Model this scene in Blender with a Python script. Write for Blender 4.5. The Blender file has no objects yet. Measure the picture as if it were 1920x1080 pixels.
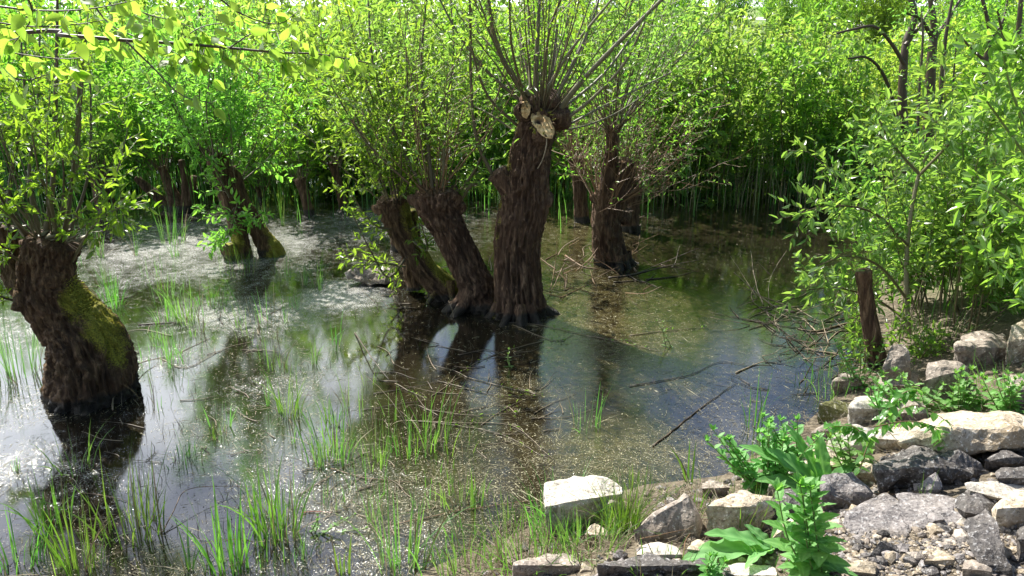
import bpy, bmesh, math, random
import numpy as np
from mathutils import Vector
S = bpy.context.scene
COL = S.collection
R = math.radians
rng = np.random.default_rng(7)
random.seed(7)
A_ = np.array

# ---------------------------------------------------------------- camera
EYE = A_([0, 0, 2.6]); PITCH = R(18.2); F = 1598.0
cam = bpy.data.cameras.new('camera'); camo = bpy.data.objects.new('camera', cam); COL.objects.link(camo)
camo.location = EYE; camo.rotation_euler = (math.pi/2 - PITCH, 0, 0)
cam.sensor_width = 36; cam.lens = F/1920*36; cam.clip_start = 0.05; cam.clip_end = 3000
S.camera = camo
FW = A_([0, math.cos(PITCH), -math.sin(PITCH)]); UP = A_([0, math.sin(PITCH), math.cos(PITCH)]); RT = A_([1., 0, 0])
def ray(px, py):
    d = FW + RT*((px-960)/F) + UP*((540-py)/F)
    return d
def P(px, py, y):                     # point of the sight line at world distance y
    d = ray(px, py); return EYE + d*(y/d[1])
def W(px, py, z=0.):                  # point where the sight line meets height z
    d = ray(px, py); return EYE + d*((z-EYE[2])/d[2])
def depth(p): return float(np.dot(A_(p)-EYE, FW))

# ---------------------------------------------------------------- noise
def vn(p, seed=0):
    p = np.asarray(p, float); i = np.floor(p).astype(np.int64); f = p-i; f = f*f*(3-2*f)
    def h(a, b, c):
        n = (a*374761393 + b*668265263 + c*1440670441 + seed*1013904223) & 0xffffffff
        n = ((n ^ (n >> 13))*1274126177) & 0xffffffff
        n = ((n ^ (n >> 16))*2246822519) & 0xffffffff
        return (n ^ (n >> 15))/2147483648.0 - 1
    x, y, z = i[..., 0], i[..., 1], i[..., 2]; u, v, w = f[..., 0], f[..., 1], f[..., 2]
    a = h(x, y, z)*(1-u)+h(x+1, y, z)*u; b = h(x, y+1, z)*(1-u)+h(x+1, y+1, z)*u
    c = h(x, y, z+1)*(1-u)+h(x+1, y, z+1)*u; d = h(x, y+1, z+1)*(1-u)+h(x+1, y+1, z+1)*u
    return (a*(1-v)+b*v)*(1-w)+(c*(1-v)+d*v)*w
def fbm(p, seed=0, o=4):
    s = 0; a = 1
    for k in range(o):
        s = s+a*vn(np.asarray(p)*2**k, seed+k); a *= .5
    return s
def nrm(v):
    v = np.asarray(v, float); return v/np.maximum(np.linalg.norm(v, axis=-1, keepdims=True), 1e-9)

# ---------------------------------------------------------------- terrain
shore = A_([(-7, 1.2), (-2.9, 2.3), (-1.9, 3.0), (-1.3, 3.25), (-.5, 3.45), (.0, 3.8), (.45, 4.15), (.75, 4.3), (1.25, 4.4), (1.6, 4.75), (1.95, 5.05),
            (2.3, 5.5), (2.65, 6.0), (3.1, 6.9), (3.6, 8), (4.6, 9.5), (6.2, 12), (7.5, 14), (7, 20), (-14, 21), (-17, 10), (-10, 2.5)])
def sdist(x, y):                      # + on land, - in the pond
    x = np.asarray(x, float); y = np.asarray(y, float); best = np.full(x.shape, 1e9); ins = np.zeros(x.shape, bool)
    n = len(shore)
    for i in range(n):
        a = shore[i]; b = shore[(i+1) % n]; e = b-a
        t = np.clip(((x-a[0])*e[0]+(y-a[1])*e[1])/(e@e), 0, 1)
        best = np.minimum(best, np.hypot(x-a[0]-t*e[0], y-a[1]-t*e[1]))
        if a[1] != b[1]:
            c = ((a[1] > y) != (b[1] > y)) & (x < (b[0]-a[0])*(y-a[1])/(b[1]-a[1])+a[0]); ins ^= c
    return np.where(ins, -best, best)
def ground_z(x, y):
    d = sdist(x, y); x = np.asarray(x, float); y = np.asarray(y, float)
    h = np.where(d > 0, .95*(1-np.exp(-np.maximum(d, 0)*.42)), -.4*(1-np.exp(np.minimum(d, 0)*1.2)))
    p = np.stack([x, y, 0*x], -1)
    near = np.clip(d+.2, 0, 1)
    h = h + near*(.05*fbm(p*1.7, 3, 3)) + near*np.exp(-np.hypot(x, y)/8)*.02*fbm(p*9, 5, 3)
    far = np.clip((y-26)/75, 0, 1.2)
    return h + far*1.5 + np.clip((y-22)/10, 0, 1)*.15*vn(p*.15, 9)
def gz(x, y): return float(ground_z(A_([x]), A_([y]))[0])
def G(px, py):                        # sight line meets ground or water
    w0 = W(px, py)
    if sdist(A_([w0[0]]), A_([w0[1]]))[0] < -.12: return w0
    d = ray(px, py); t = max(1.0, (1.2-EYE[2])/d[2]) if d[2] < 0 else 1.0
    p = EYE+d
    while t < 60:
        p = EYE+d*t
        z = max(gz(p[0], p[1]), 0.)
        if p[2] <= z: break
        t += max(.015, (p[2]-z)*.6)
    return A_([p[0], p[1], max(gz(p[0], p[1]), 0.)])

# ---------------------------------------------------------------- mesh buffer
class MB:
    def __init__(s): s.v = []; s.q = []; s.t = []; s.qm = []; s.tm = []; s.qs = []; s.ts = []; s.r = []; s.n = 0
    def add(s, v, quads=None, tris=None, mat=0, smooth=False, rnd=None):
        v = np.asarray(v, float).reshape(-1, 3)
        if quads is not None and len(quads):
            q = np.asarray(quads)+s.n; s.q.append(q); s.qm.append(np.full(len(q), mat)); s.qs.append(np.full(len(q), smooth))
        if tris is not None and len(tris):
            t = np.asarray(tris)+s.n; s.t.append(t); s.tm.append(np.full(len(t), mat)); s.ts.append(np.full(len(t), smooth))
        s.v.append(v); s.r.append(np.full(len(v), .5) if rnd is None else np.broadcast_to(rnd, (len(v),))); s.n += len(v)
        return s
    def build(s, name, mats, parent=None, loc=None, attrs=None):
        me = bpy.data.meshes.new(name)
        v = np.concatenate(s.v) if s.v else np.zeros((0, 3))
        if loc is not None: v = v-np.asarray(loc)
        q = np.concatenate(s.q) if s.q else np.zeros((0, 4), int); t = np.concatenate(s.t) if s.t else np.zeros((0, 3), int)
        me.vertices.add(len(v)); me.vertices.foreach_set('co', v.astype(np.float32).ravel())
        li = np.concatenate([q.ravel(), t.ravel()]).astype(np.int32)
        me.loops.add(len(li)); me.loops.foreach_set('vertex_index', li)
        ls = np.concatenate([np.arange(len(q))*4, len(q)*4+np.arange(len(t))*3]).astype(np.int32)
        me.polygons.add(len(ls)); me.polygons.foreach_set('loop_start', ls)
        me.polygons.foreach_set('material_index', np.concatenate(s.qm+s.tm).astype(np.int32) if s.qm+s.tm else [])
        me.polygons.foreach_set('use_smooth', np.concatenate(s.qs+s.ts).astype(bool))
        a = me.attributes.new('rnd', 'FLOAT', 'POINT'); a.data.foreach_set('value', np.concatenate(s.r).astype(np.float32))
        if attrs:
            for k, val in attrs.items():
                a = me.attributes.new(k, 'FLOAT', 'POINT'); a.data.foreach_set('value', np.asarray(val, np.float32))
        for m in (mats if isinstance(mats, (list, tuple)) else [mats]): me.materials.append(m)
        me.update(calc_edges=True)
        o = bpy.data.objects.new(name, me); COL.objects.link(o)
        if parent is not None: o.parent = parent
        elif loc is not None: o.location = loc
        return o

def frames(path):
    T = nrm(np.gradient(path, axis=0)); ref = A_([0, 1., 0]) if abs(T[:, 1]).mean() < .8 else A_([1., 0, 0])
    U = nrm(np.cross(T, ref)); V = np.cross(U, T); return T, U, V
def catmull(pts, n):
    p = np.asarray(pts, float); m = len(p)
    if m == 2: return p[0]+(p[1]-p[0])*np.linspace(0, 1, n)[:, None]
    e = np.vstack([2*p[0]-p[1], p, 2*p[-1]-p[-2]]); u = np.linspace(0, m-1, n); i = np.minimum(u.astype(int), m-2); f = (u-i)[:, None]
    a, b, c, d = e[i], e[i+1], e[i+2], e[i+3]
    return .5*((2*b)+(-a+c)*f+(2*a-5*b+4*c-d)*f**2+(-a+3*b-3*c+d)*f**3)
def tube(mb, path, r, sides=5, mat=0, rnd=.5, smooth=True, cap=False):
    path = np.asarray(path, float); n = len(path); r = np.broadcast_to(r, (n,))
    T, U, V = frames(path); a = np.arange(sides)*2*math.pi/sides
    v = path[:, None]+r[:, None, None]*(np.cos(a)[None, :, None]*U[:, None]+np.sin(a)[None, :, None]*V[:, None])
    i = np.arange(n-1)[:, None]*sides; j = np.arange(sides)[None]; k = (j+1) % sides
    q = np.stack([i+j, i+k, i+sides+k, i+sides+j], -1).reshape(-1, 4)
    vv = v.reshape(-1, 3); tris = None
    if cap:
        vv = np.vstack([vv, path[0], path[-1]]); jj = np.arange(sides); kk = (jj+1) % sides
        tris = np.vstack([np.stack([kk, jj, 0*jj+n*sides], -1), np.stack([(n-1)*sides+jj, (n-1)*sides+kk, 0*jj+n*sides+1], -1)])
    mb.add(vv, q, tris, mat, smooth, rnd)

class Leaves:                         # collects leaf positions, made in one go
    def __init__(s): s.p = []; s.d = []; s.l = []
    def put(s, p, d, l): s.p.append(p); s.d.append(d); s.l.append(np.broadcast_to(l, (len(p),)))
    def make(s, mb, ratio=.28, mat=0, kind='lance', seed=0, up=.7, droop=.12):
        if not s.p: return
        g = np.random.default_rng(seed)
        p = np.concatenate(s.p); d = nrm(np.concatenate(s.d)); l = np.concatenate(s.l)[:, None]; n = len(p)
        nn = nrm(A_([0, 0, 1.])*up+g.normal(0, .55, (n, 3))); w = nrm(np.cross(d, nn)); nn = np.cross(w, d)
        wd = l*ratio*.5*g.uniform(.8, 1.2, (n, 1)); dr = -nn*l*droop
        rnd = g.uniform(0, 1, n)
        if kind == 'far':
            m = p+d*l*.45-nn*wd*.3
            v = np.stack([p, m+w*wd, p+d*l+dr, m-w*wd], 1).reshape(-1, 3); b = np.arange(n)[:, None]*4
            mb.add(v, b+A_([[0, 1, 2, 3]]), None, mat, False, np.repeat(rnd, 4)); return
        if kind == 'lance':
            a1 = p+d*l*.3; a2 = p+d*l*.68+dr*.4; lift = nn*wd*.35
            v = np.stack([p, a1+w*wd+lift, a2+w*wd*.8+lift, p+d*l+dr, a2-w*wd*.8+lift, a1-w*wd+lift], 1).reshape(-1, 3)
            b = np.arange(n)[:, None]*6
            q = np.concatenate([b+A_([[0, 1, 2, 3]]), b+A_([[0, 3, 4, 5]])]); mb.add(v, q, None, mat, False, np.repeat(rnd, 6)); return
        t = A_([0, .12, .3, .5, .7, .86, 1.]); prof = A_([.02, .6, .95, 1., .8, .42, .0])   # broad leaf with folded midrib
        v = []
        for k in range(7):
            c = p+d*l*t[k]+dr*t[k]**2*1.5; lift = nn*wd*prof[k]*(.3+.12*math.sin(k*2.1))
            v += [c+w*wd*prof[k]+lift, c, c-w*wd*prof[k]+lift]
        v = np.stack(v, 1).reshape(-1, 3); b = np.arange(n)[:, None]*21; q = []
        for k in range(6):
            o = k*3; q += [b+A_([[o, o+1, o+4, o+3]]), b+A_([[o+1, o+2, o+5, o+4]])]
        mb.add(v, np.concatenate(q), None, mat, True, np.repeat(rnd, 21))

DENS = 1.35; LSC = 1.15
def walk(base, d, length, n=9, up=.1, wob=.08, g=rng):
    p = A_(base, ); p = np.asarray(base, float); d = nrm(d); out = [p]; st = length/(n-1)
    for k in range(n-1):
        p = p+d*st; out.append(p); d = nrm(d+A_([0, 0, up])+g.normal(0, wob, 3))
    return A_(out)
def at(path, t):
    u = np.clip(t, 0, 1)*(len(path)-1); i = min(int(u), len(path)-2); return path[i]+(path[i+1]-path[i])*(u-i), nrm(path[i+1]-path[i])
def leafy(path, wood, lv, g, ntw=8, tw=(.2, .5), leaf=.06, gap=.03, start=.25, end=1., droop=.1, tr=.0025, out=.9, wmat=0, leafprob=1.):
    """side twigs along a shoot, leaves along the twigs"""
    ntw = int(ntw*DENS+.5); leaf = leaf*LSC; gap = gap*.85
    for k in range(ntw):
        t = start+(end-start)*(k+g.uniform(0, 1))/ntw; p, d = at(path, t)
        s = nrm(np.cross(d, g.normal(0, 1, 3))); td = nrm(d*(1-out*.45)+s*out*.8)
        L = g.uniform(*tw)*(1-.4*t); q = walk(p, td, L, 5, up=-.02+.08*g.uniform(), wob=.1, g=g)
        tube(wood, q, np.linspace(tr, tr*.4, 5), 3, wmat, g.uniform())
        if g.uniform() > leafprob: continue
        m = max(3, int(L/gap)); ts = (np.arange(m)+.5)/m; idx = ts*4; i = np.minimum(idx.astype(int), 3); f = (idx-i)[:, None]
        pp = q[i]*(1-f)+q[i+1]*f; dd = nrm(q[i+1]-q[i]); side = nrm(np.cross(dd, g.normal(0, 1, (m, 3))))
        lv.put(pp, dd*.65+side*.8+A_([0, 0, -droop]), leaf*g.uniform(.45, 1.25, m))
    p, d = at(path, 1.); m = 4
    lv.put(np.repeat(p[None], m, 0), d+g.normal(0, .5, (m, 3)), leaf)

# ---------------------------------------------------------------- materials
def mat(name):
    m = bpy.data.materials.new(name); m.use_nodes = True; nt = m.node_tree; nt.nodes.clear(); return m, nt
def N(nt, t, **k):
    n = nt.nodes.new(t)
    for a, b in k.items():
        if a.startswith('i_'):
            key = a[2:]; key = int(key) if key.isdigit() else key.replace('_', ' '); n.inputs[key].default_value = b
        else: setattr(n, a, b)
    return n
def ramp(nt, fac, stops, interp='LINEAR'):
    r = N(nt, 'ShaderNodeValToRGB'); e = r.color_ramp.elements; r.color_ramp.interpolation = interp
    while len(e) < len(stops): e.new(.5)
    for k, (p, c) in enumerate(stops):
        e[k].position = p; e[k].color = (*c, 1) if len(c) == 3 else c
    nt.links.new(fac, r.inputs[0]); return r
def noise(nt, scale, detail=4, rough=.6, vec=None, obj=True, dist=0.):
    n = N(nt, 'ShaderNodeTexNoise', i_Scale=scale, i_Detail=detail, i_Roughness=rough, i_Distortion=dist)
    if vec is None:
        tc = N(nt, 'ShaderNodeTexCoord'); vec = tc.outputs['Object']
    nt.links.new(vec, n.inputs['Vector']); return n
def mixc(nt, f, a, b, mode='MIX'):
    m = N(nt, 'ShaderNodeMix', data_type='RGBA', blend_type=mode)
    for s, v in ((m.inputs[0], f), (m.inputs[6], a), (m.inputs[7], b)):
        if hasattr(v, 'links') or isinstance(v, bpy.types.NodeSocket): nt.links.new(v, s)
        else: s.default_value = v if not isinstance(v, tuple) else (*v, 1) if len(v) == 3 else v
    return m.outputs[2]
def mth(nt, op, a, b=None, c=None):
    m = N(nt, 'ShaderNodeMath', operation=op)
    for s, v in zip(m.inputs, (a, b, c)):
        if v is None: continue
        if isinstance(v, bpy.types.NodeSocket): nt.links.new(v, s)
        else: s.default_value = v
    return m.outputs[0]
def attr(nt, name): return N(nt, 'ShaderNodeAttribute', attribute_name=name).outputs['Fac']
def finish(nt, sh, disp=None):
    o = N(nt, 'ShaderNodeOutputMaterial'); nt.links.new(sh, o.inputs[0])
def bump(nt, h, strength=.5, dist=.01):
    b = N(nt, 'ShaderNodeBump', i_Strength=strength, i_Distance=dist); nt.links.new(h, b.inputs['Height']); return b.outputs[0]

def leaf_mat(name, c0, c1, t0, t1, rough=.35, trans=.5):
    m, nt = mat(name); r = attr(nt, 'rnd')
    col = ramp(nt, r, [(0, c0), (1, c1)]).outputs[0]; tcol = ramp(nt, r, [(0, t0), (1, t1)]).outputs[0]
    oi = N(nt, 'ShaderNodeObjectInfo'); hs = []
    for cc_ in (col, tcol):
        h_ = N(nt, 'ShaderNodeHueSaturation'); nt.links.new(mth(nt, 'ADD', .489, mth(nt, 'MULTIPLY', oi.outputs['Random'], .042)), h_.inputs['Hue']); nt.links.new(mth(nt, 'ADD', .82, mth(nt, 'MULTIPLY', oi.outputs['Random'], .34)), h_.inputs['Value']); nt.links.new(mth(nt, 'SUBTRACT', 1.0, mth(nt, 'MULTIPLY', mth(nt, 'FRACT', mth(nt, 'MULTIPLY', oi.outputs['Random'], 7.3)), .09)), h_.inputs['Saturation']); nt.links.new(cc_, h_.inputs['Color']); hs.append(h_.outputs[0])
    col, tcol = hs
    p = N(nt, 'ShaderNodeBsdfPrincipled', i_Roughness=rough); nt.links.new(col, p.inputs['Base Color']); p.inputs['Specular IOR Level'].default_value = .6
    t = N(nt, 'ShaderNodeBsdfTranslucent'); nt.links.new(tcol, t.inputs[0])
    x = N(nt, 'ShaderNodeMixShader', i_0=trans); nt.links.new(p.outputs[0], x.inputs[1]); nt.links.new(t.outputs[0], x.inputs[2])
    finish(nt, x.outputs[0]); return m
WILLOW = leaf_mat('willow_leaf', (.06, .13, .02), (.12, .20, .03), (.24, .50, .02), (.46, .75, .04), trans=.55)
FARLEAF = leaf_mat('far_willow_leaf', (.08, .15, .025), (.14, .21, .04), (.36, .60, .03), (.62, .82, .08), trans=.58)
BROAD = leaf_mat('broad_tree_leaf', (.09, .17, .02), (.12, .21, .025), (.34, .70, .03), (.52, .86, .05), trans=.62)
BUSH = leaf_mat('bush_leaf', (.07, .16, .03), (.12, .22, .04), (.26, .55, .03), (.45, .75, .05), rough=.3)
WEED = leaf_mat('weed_leaf', (.08, .20, .035), (.24, .42, .12), (.24, .52, .03), (.50, .82, .14), rough=.6, trans=.42)
GRASS = leaf_mat('grass_blade', (.05, .12, .02), (.10, .22, .04), (.14, .38, .02), (.32, .60, .05), rough=.35, trans=.4)
STRAW = leaf_mat('dry_straw', (.12, .085, .04), (.42, .36, .22), (.12, .09, .04), (.35, .28, .14), rough=.6, trans=.2)

def bark_mat(name, dark, light, moss=0., scale=34., stretch=.13, strength=1.):
    m, nt = mat(name); tc = N(nt, 'ShaderNodeTexCoord'); mp = N(nt, 'ShaderNodeMapping'); mp.inputs['Scale'].default_value = (1, 1, stretch)
    nt.links.new(tc.outputs['Object'], mp.inputs[0])
    n1 = noise(nt, scale, 8, .7, mp.outputs[0], dist=.6); n2 = noise(nt, 3., 4, .6, tc.outputs['Object']); n3 = noise(nt, 90., 3, .7, tc.outputs['Object'])
    c = ramp(nt, n1.outputs[0], [(.38, tuple(x*.3 for x in dark)), (.50, dark), (.68, light)]).outputs[0]
    c = mixc(nt, mth(nt, 'MULTIPLY', n2.outputs[0], .35), c, (light[0]*.7, light[1]*.45, light[2]*.3))
    sz_ = N(nt, 'ShaderNodeSeparateXYZ'); nt.links.new(tc.outputs['Object'], sz_.inputs[0]); wet = ramp(nt, mth(nt, 'ADD', sz_.outputs[2], mth(nt, 'MULTIPLY', n2.outputs[0], -.12)), [(.0, (1, 1, 1)), (.03, (0, 0, 0))]).outputs[0]
    c = mixc(nt, wet, c, (.030, .023, .014))   # water line left on the bark
    at_ = attr(nt, 'rnd')   # moss amount painted on the mesh
    mm = ramp(nt, mth(nt, 'ADD', at_, mth(nt, 'MULTIPLY', n3.outputs[0], .45)), [(.72, (0, 0, 0)), (.86, (1, 1, 1))]).outputs[0]
    mc = ramp(nt, n3.outputs[0], [(.3, (.07, .09, .01)), (.7, (.50, .46, .045))]).outputs[0]
    c = mixc(nt, mm, c, mc)
    p = N(nt, 'ShaderNodeBsdfPrincipled', i_Roughness=.85); nt.links.new(c, p.inputs['Base Color']); nt.links.new(mth(nt, 'SUBTRACT', .85, mth(nt, 'MULTIPLY', wet, .5)), p.inputs['Roughness'])
    h = mth(nt, 'ADD', mth(nt, 'MULTIPLY', n1.outputs[0], 1.), mth(nt, 'MULTIPLY', n3.outputs[0], .25))
    nt.links.new(bump(nt, h, strength, .05), p.inputs['Normal']); finish(nt, p.outputs[0]); return m
BARK = bark_mat('willow_bark', (.075, .045, .024), (.35, .235, .14))
MOSSY = bark_mat('mossy_bark', (.075, .047, .022), (.34, .225, .115))
def shoot_mat(name, c0, c1, rough=.5):
    m, nt = mat(name); r = attr(nt, 'rnd'); n = noise(nt, 25, 3, .6)
    c = ramp(nt, r, [(0, c0), (1, c1)]).outputs[0]; c = mixc(nt, mth(nt, 'MULTIPLY', n.outputs[0], .6), c, (.09, .06, .035))
    p = N(nt, 'ShaderNodeBsdfPrincipled', i_Roughness=rough); nt.links.new(c, p.inputs['Base Color']); nt.links.new(bump(nt, n.outputs[0], .3, .004), p.inputs['Normal'])
    finish(nt, p.outputs[0]); return m
SHOOT = shoot_mat('willow_shoot', (.07, .055, .028), (.16, .15, .065))
PALESHOOT = shoot_mat('pale_green_shoot', (.14, .14, .075), (.24, .23, .14))
REDTWIG = shoot_mat('reddish_twig', (.14, .075, .035), (.32, .19, .09))
DRYTWIG = shoot_mat('dry_brown_twig', (.10, .075, .045), (.24, .19, .11))
DARKWOOD = shoot_mat('dark_wet_wood', (.03, .02, .014), (.08, .055, .035))
GREYWOOD = shoot_mat('bleached_twig', (.20, .15, .09), (.42, .34, .22))
DARKSTEM = shoot_mat('dead_reed_stub', (.05, .04, .02), (.16, .13, .06))
REDSTEM = shoot_mat('red_stem', (.35, .05, .03), (.45, .08, .05))
GREENSTEM = shoot_mat('green_stem', (.12, .20, .04), (.20, .30, .07))

def cut_mat():
    m, nt = mat('fresh_cut_wood'); tc = N(nt, 'ShaderNodeTexCoord')
    w = N(nt, 'ShaderNodeTexWave', wave_type='RINGS', rings_direction='Y', i_Scale=7., i_Distortion=1.2, i_Detail=2.); nt.links.new(tc.outputs['Object'], w.inputs[0])
    n = noise(nt, 14, 5, .7); c = ramp(nt, w.outputs[0], [(0, (.72, .48, .19)), (1, (.86, .66, .33))]).outputs[0]
    c = mixc(nt, ramp(nt, n.outputs[0], [(.42, (0, 0, 0)), (.62, (1, 1, 1))]).outputs[0], c, (.40, .24, .09))
    rot = attr(nt, 'rnd'); c = mixc(nt, rot, c, (.035, .02, .012))
    p = N(nt, 'ShaderNodeBsdfPrincipled', i_Roughness=.75); nt.links.new(c, p.inputs['Base Color']); nt.links.new(bump(nt, n.outputs[0], .9, .02), p.inputs['Normal']); finish(nt, p.outputs[0]); return m
CUT = cut_mat()

def rock_mat(name, c0, c1, c2, scale=6., pit=.5, rough=.85, speck=None):
    m, nt = mat(name); n1 = noise(nt, scale, 7, .65); n2 = noise(nt, 55, 4, .7); n3 = noise(nt, 1.9*scale, 3, .5, dist=1.)
    c = ramp(nt, n1.outputs[0], [(.33, c0), (.5, c1), (.68, c2)]).outputs[0]
    c = mixc(nt, ramp(nt, n3.outputs[0], [(.60, (0, 0, 0)), (.72, (.8, .8, .8))]).outputs[0], c, tuple(x*.45 for x in c0))
    n4 = noise(nt, 2.2, 5, .7); c = mixc(nt, ramp(nt, n4.outputs[0], [(.46, (0, 0, 0)), (.62, (.75, .75, .75))]).outputs[0], c, (c0[0]*.8, c0[1]*.72, c0[2]*.55))   # mud and weather stains
    c = mixc(nt, ramp(nt, n2.outputs[0], [(.56, (0, 0, 0)), (.66, (1, 1, 1))]).outputs[0], c, speck or tuple(min(1, x*1.25) for x in c2))
    c = mixc(nt, ramp(nt, n2.outputs[0], [(.34, (1, 1, 1)), (.42, (0, 0, 0))]).outputs[0], c, tuple(x*.4 for x in c0))
    p = N(nt, 'ShaderNodeBsdfPrincipled', i_Roughness=rough); nt.links.new(c, p.inputs['Base Color'])
    h = mth(nt, 'ADD', n1.outputs[0], mth(nt, 'MULTIPLY', n2.outputs[0], .5)); nt.links.new(bump(nt, h, pit, .02), p.inputs['Normal']); finish(nt, p.outputs[0]); return m
PALE = rock_mat('pale_limestone', (.32, .28, .22), (.47, .44, .38), (.58, .56, .51), 5, .7)
GREYR = rock_mat('grey_lichen_stone', (.15, .12, .095), (.27, .23, .19), (.44, .39, .33), 9, .7)
SANDY = rock_mat('sandy_concrete', (.28, .22, .15), (.44, .37, .27), (.60, .54, .45), 10, 1.)
ASPH = rock_mat('old_asphalt', (.035, .031, .029), (.085, .075, .069), (.19, .165, .145), 12, 1., .6, (.34, .33, .32))
ASPHG = rock_mat('worn_asphalt_top', (.14, .125, .12), (.22, .20, .19), (.30, .27, .255), 14, .8, .8, (.42, .41, .40))
RUBB = rock_mat('crumbled_concrete', (.20, .16, .11), (.34, .28, .20), (.48, .43, .35), 10, 1.)
MOSSR = rock_mat('mossy_stone', (.07, .08, .02), (.13, .13, .04), (.40, .38, .32), 5, .7)

def ground_mat():
    m, nt = mat('ground_soil'); n1 = noise(nt, 3.2, 8, .65); n2 = noise(nt, 40, 5, .7); n3 = noise(nt, .35, 4, .6)
    c = ramp(nt, n1.outputs[0], [(.3, (.03, .022, .013)), (.5, (.07, .053, .032)), (.68, (.17, .135, .09))]).outputs[0]
    c = mixc(nt, ramp(nt, n2.outputs[0], [(.42, (0, 0, 0)), (.6, (1, 1, 1))]).outputs[0], c, (.20, .165, .115))
    far = attr(nt, 'rnd')
    gc = ramp(nt, n3.outputs[0], [(.35, (.10, .17, .03)), (.6, (.20, .28, .06))]).outputs[0]
    gc = mixc(nt, ramp(nt, n2.outputs[0], [(.4, (0, 0, 0)), (.7, (.6, .6, .6))]).outputs[0], gc, (.06, .10, .02))
    c = mixc(nt, far, c, gc)
    p = N(nt, 'ShaderNodeBsdfPrincipled', i_Roughness=.9); nt.links.new(c, p.inputs['Base Color'])
    nt.links.new(bump(nt, mth(nt, 'ADD', n1.outputs[0], n2.outputs[0]), .8, .03), p.inputs['Normal']); finish(nt, p.outputs[0]); return m
GROUND = ground_mat()

def water_mat():
    m, nt = mat('pond_water'); tc = N(nt, 'ShaderNodeTexCoord'); o = tc.outputs['Object']
    sc = attr(nt, 'scum'); al = attr(nt, 'algae')
    big = noise(nt, 1.4, 6, .62, o, dist=.8); mid = noise(nt, 11., 6, .7, o, dist=.5); fine = noise(nt, 85., 3, .8, o)
    vor = N(nt, 'ShaderNodeTexVoronoi', i_Scale=75.); nt.links.new(o, vor.inputs['Vector'])
    # murky bottom and algae seen through the clear water
    a1 = mth(nt, 'MULTIPLY', al, ramp(nt, mid.outputs[0], [(.34, (0, 0, 0)), (.62, (1, 1, 1))]).outputs[0])
    c = mixc(nt, a1, (.012, .010, .006), (.052, .040, .013))
    c = mixc(nt, mth(nt, 'MULTIPLY', a1, ramp(nt, fine.outputs[0], [(.5, (0, 0, 0)), (.62, (1, 1, 1))]).outputs[0]), c, (.16, .145, .06))
    # pale floating film
    s = mth(nt, 'ADD', mth(nt, 'MULTIPLY', sc, .62), mth(nt, 'SUBTRACT', mth(nt, 'MULTIPLY', big.outputs[0], .7), .40))
    s = mth(nt, 'ADD', s, mth(nt, 'MULTIPLY', mth(nt, 'SUBTRACT', mid.outputs[0], .5), .7))
    s = mth(nt, 'ADD', s, mth(nt, 'MULTIPLY', mth(nt, 'SUBTRACT', fine.outputs[0], .5), 1.5))
    film = ramp(nt, s, [(.22, (0, 0, 0)), (.42, (.7, .7, .7)), (.62, (1, 1, 1))]).outputs[0]
    fc = ramp(nt, fine.outputs[0], [(.40, (.16, .155, .14)), (.56, (.40, .40, .385)), (.64, (.6, .6, .58))]).outputs[0]
    c = mixc(nt, mth(nt, 'MULTIPLY', film, .75), c, fc)
    # specks of seed fluff and bubbles
    sp = mth(nt, 'MULTIPLY', ramp(nt, vor.outputs['Distance'], [(.12, (1, 1, 1)), (.2, (0, 0, 0))]).outputs[0],
             mth(nt, 'GREATER_THAN', mth(nt, 'ADD', mid.outputs[0], mth(nt, 'MULTIPLY', mth(nt, 'MAXIMUM', sc, al), .16)), .60))
    c = mixc(nt, sp, c, (.46, .44, .34))
    p = N(nt, 'ShaderNodeBsdfPrincipled', i_IOR=1.85); nt.links.new(c, p.inputs['Base Color']); p.inputs['Specular IOR Level'].default_value = .8
    rg = mth(nt, 'ADD', mth(nt, 'MULTIPLY', film, .30), mth(nt, 'ADD', .025, mth(nt, 'MULTIPLY', a1, .10)))
    nt.links.new(rg, p.inputs['Roughness'])
    h = mth(nt, 'ADD', mth(nt, 'MULTIPLY', fine.outputs[0], mth(nt, 'ADD', mth(nt, 'MULTIPLY', film, .3), mth(nt, 'ADD', mth(nt, 'MULTIPLY', a1, .4), .03))), mth(nt, 'MULTIPLY', mid.outputs[0], .05))
    nt.links.new(bump(nt, h, .55, .006), p.inputs['Normal']); finish(nt, p.outputs[0]); return m
WATER = water_mat()

# ---------------------------------------------------------------- tags
def tag(o, label=None, cat=None, group=None, kind=None):
    if label: o['label'] = label
    if cat: o['category'] = cat
    if group: o['group'] = group
    if kind: o['kind'] = kind
    return o
def empty(name, loc, label, cat, group=None):
    o = bpy.data.objects.new(name, None); COL.objects.link(o); o.location = loc; o.empty_display_size = .1
    return tag(o, label, cat, group)

# ================================================================ SETTING
def sheet(xs, ys, zf):
    X, Y = np.meshgrid(xs, ys); Z = zf(X, Y); n, m = X.shape; v = np.stack([X, Y, Z], -1).reshape(-1, 3)
    i = np.arange(n-1)[:, None]*m; j = np.arange(m-1)[None]; q = np.stack([i+j, i+j+1, i+m+j+1, i+m+j], -1).reshape(-1, 4)
    return v, q
def spread(lo, hi, step, far_lo, far_hi, k=26):
    return np.concatenate([lo-np.geomspace(step*4, lo-far_lo, k)[::-1], np.arange(lo, hi, step), hi+np.geomspace(step*4, far_hi-hi, k)])
xs = spread(-3, 6.5, .04, -900, 900); ys = spread(.4, 10, .05, -60, 1400)
v, q = sheet(xs, ys, ground_z)
d = sdist(v[:, 0], v[:, 1]); grassy = np.clip((v[:, 1]-16)/4, 0, 1)*(d > 0)+np.clip((v[:, 0]-3.6)/1.5, 0, .8)*(v[:, 1] > 6)*(d > .3)
mb = MB(); mb.add(v, q, None, 0, True, np.clip(grassy, 0, 1)); tag(mb.build('ground', GROUND), 'earth bank and pond bed with meadow beyond', 'ground', kind='structure')

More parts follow.
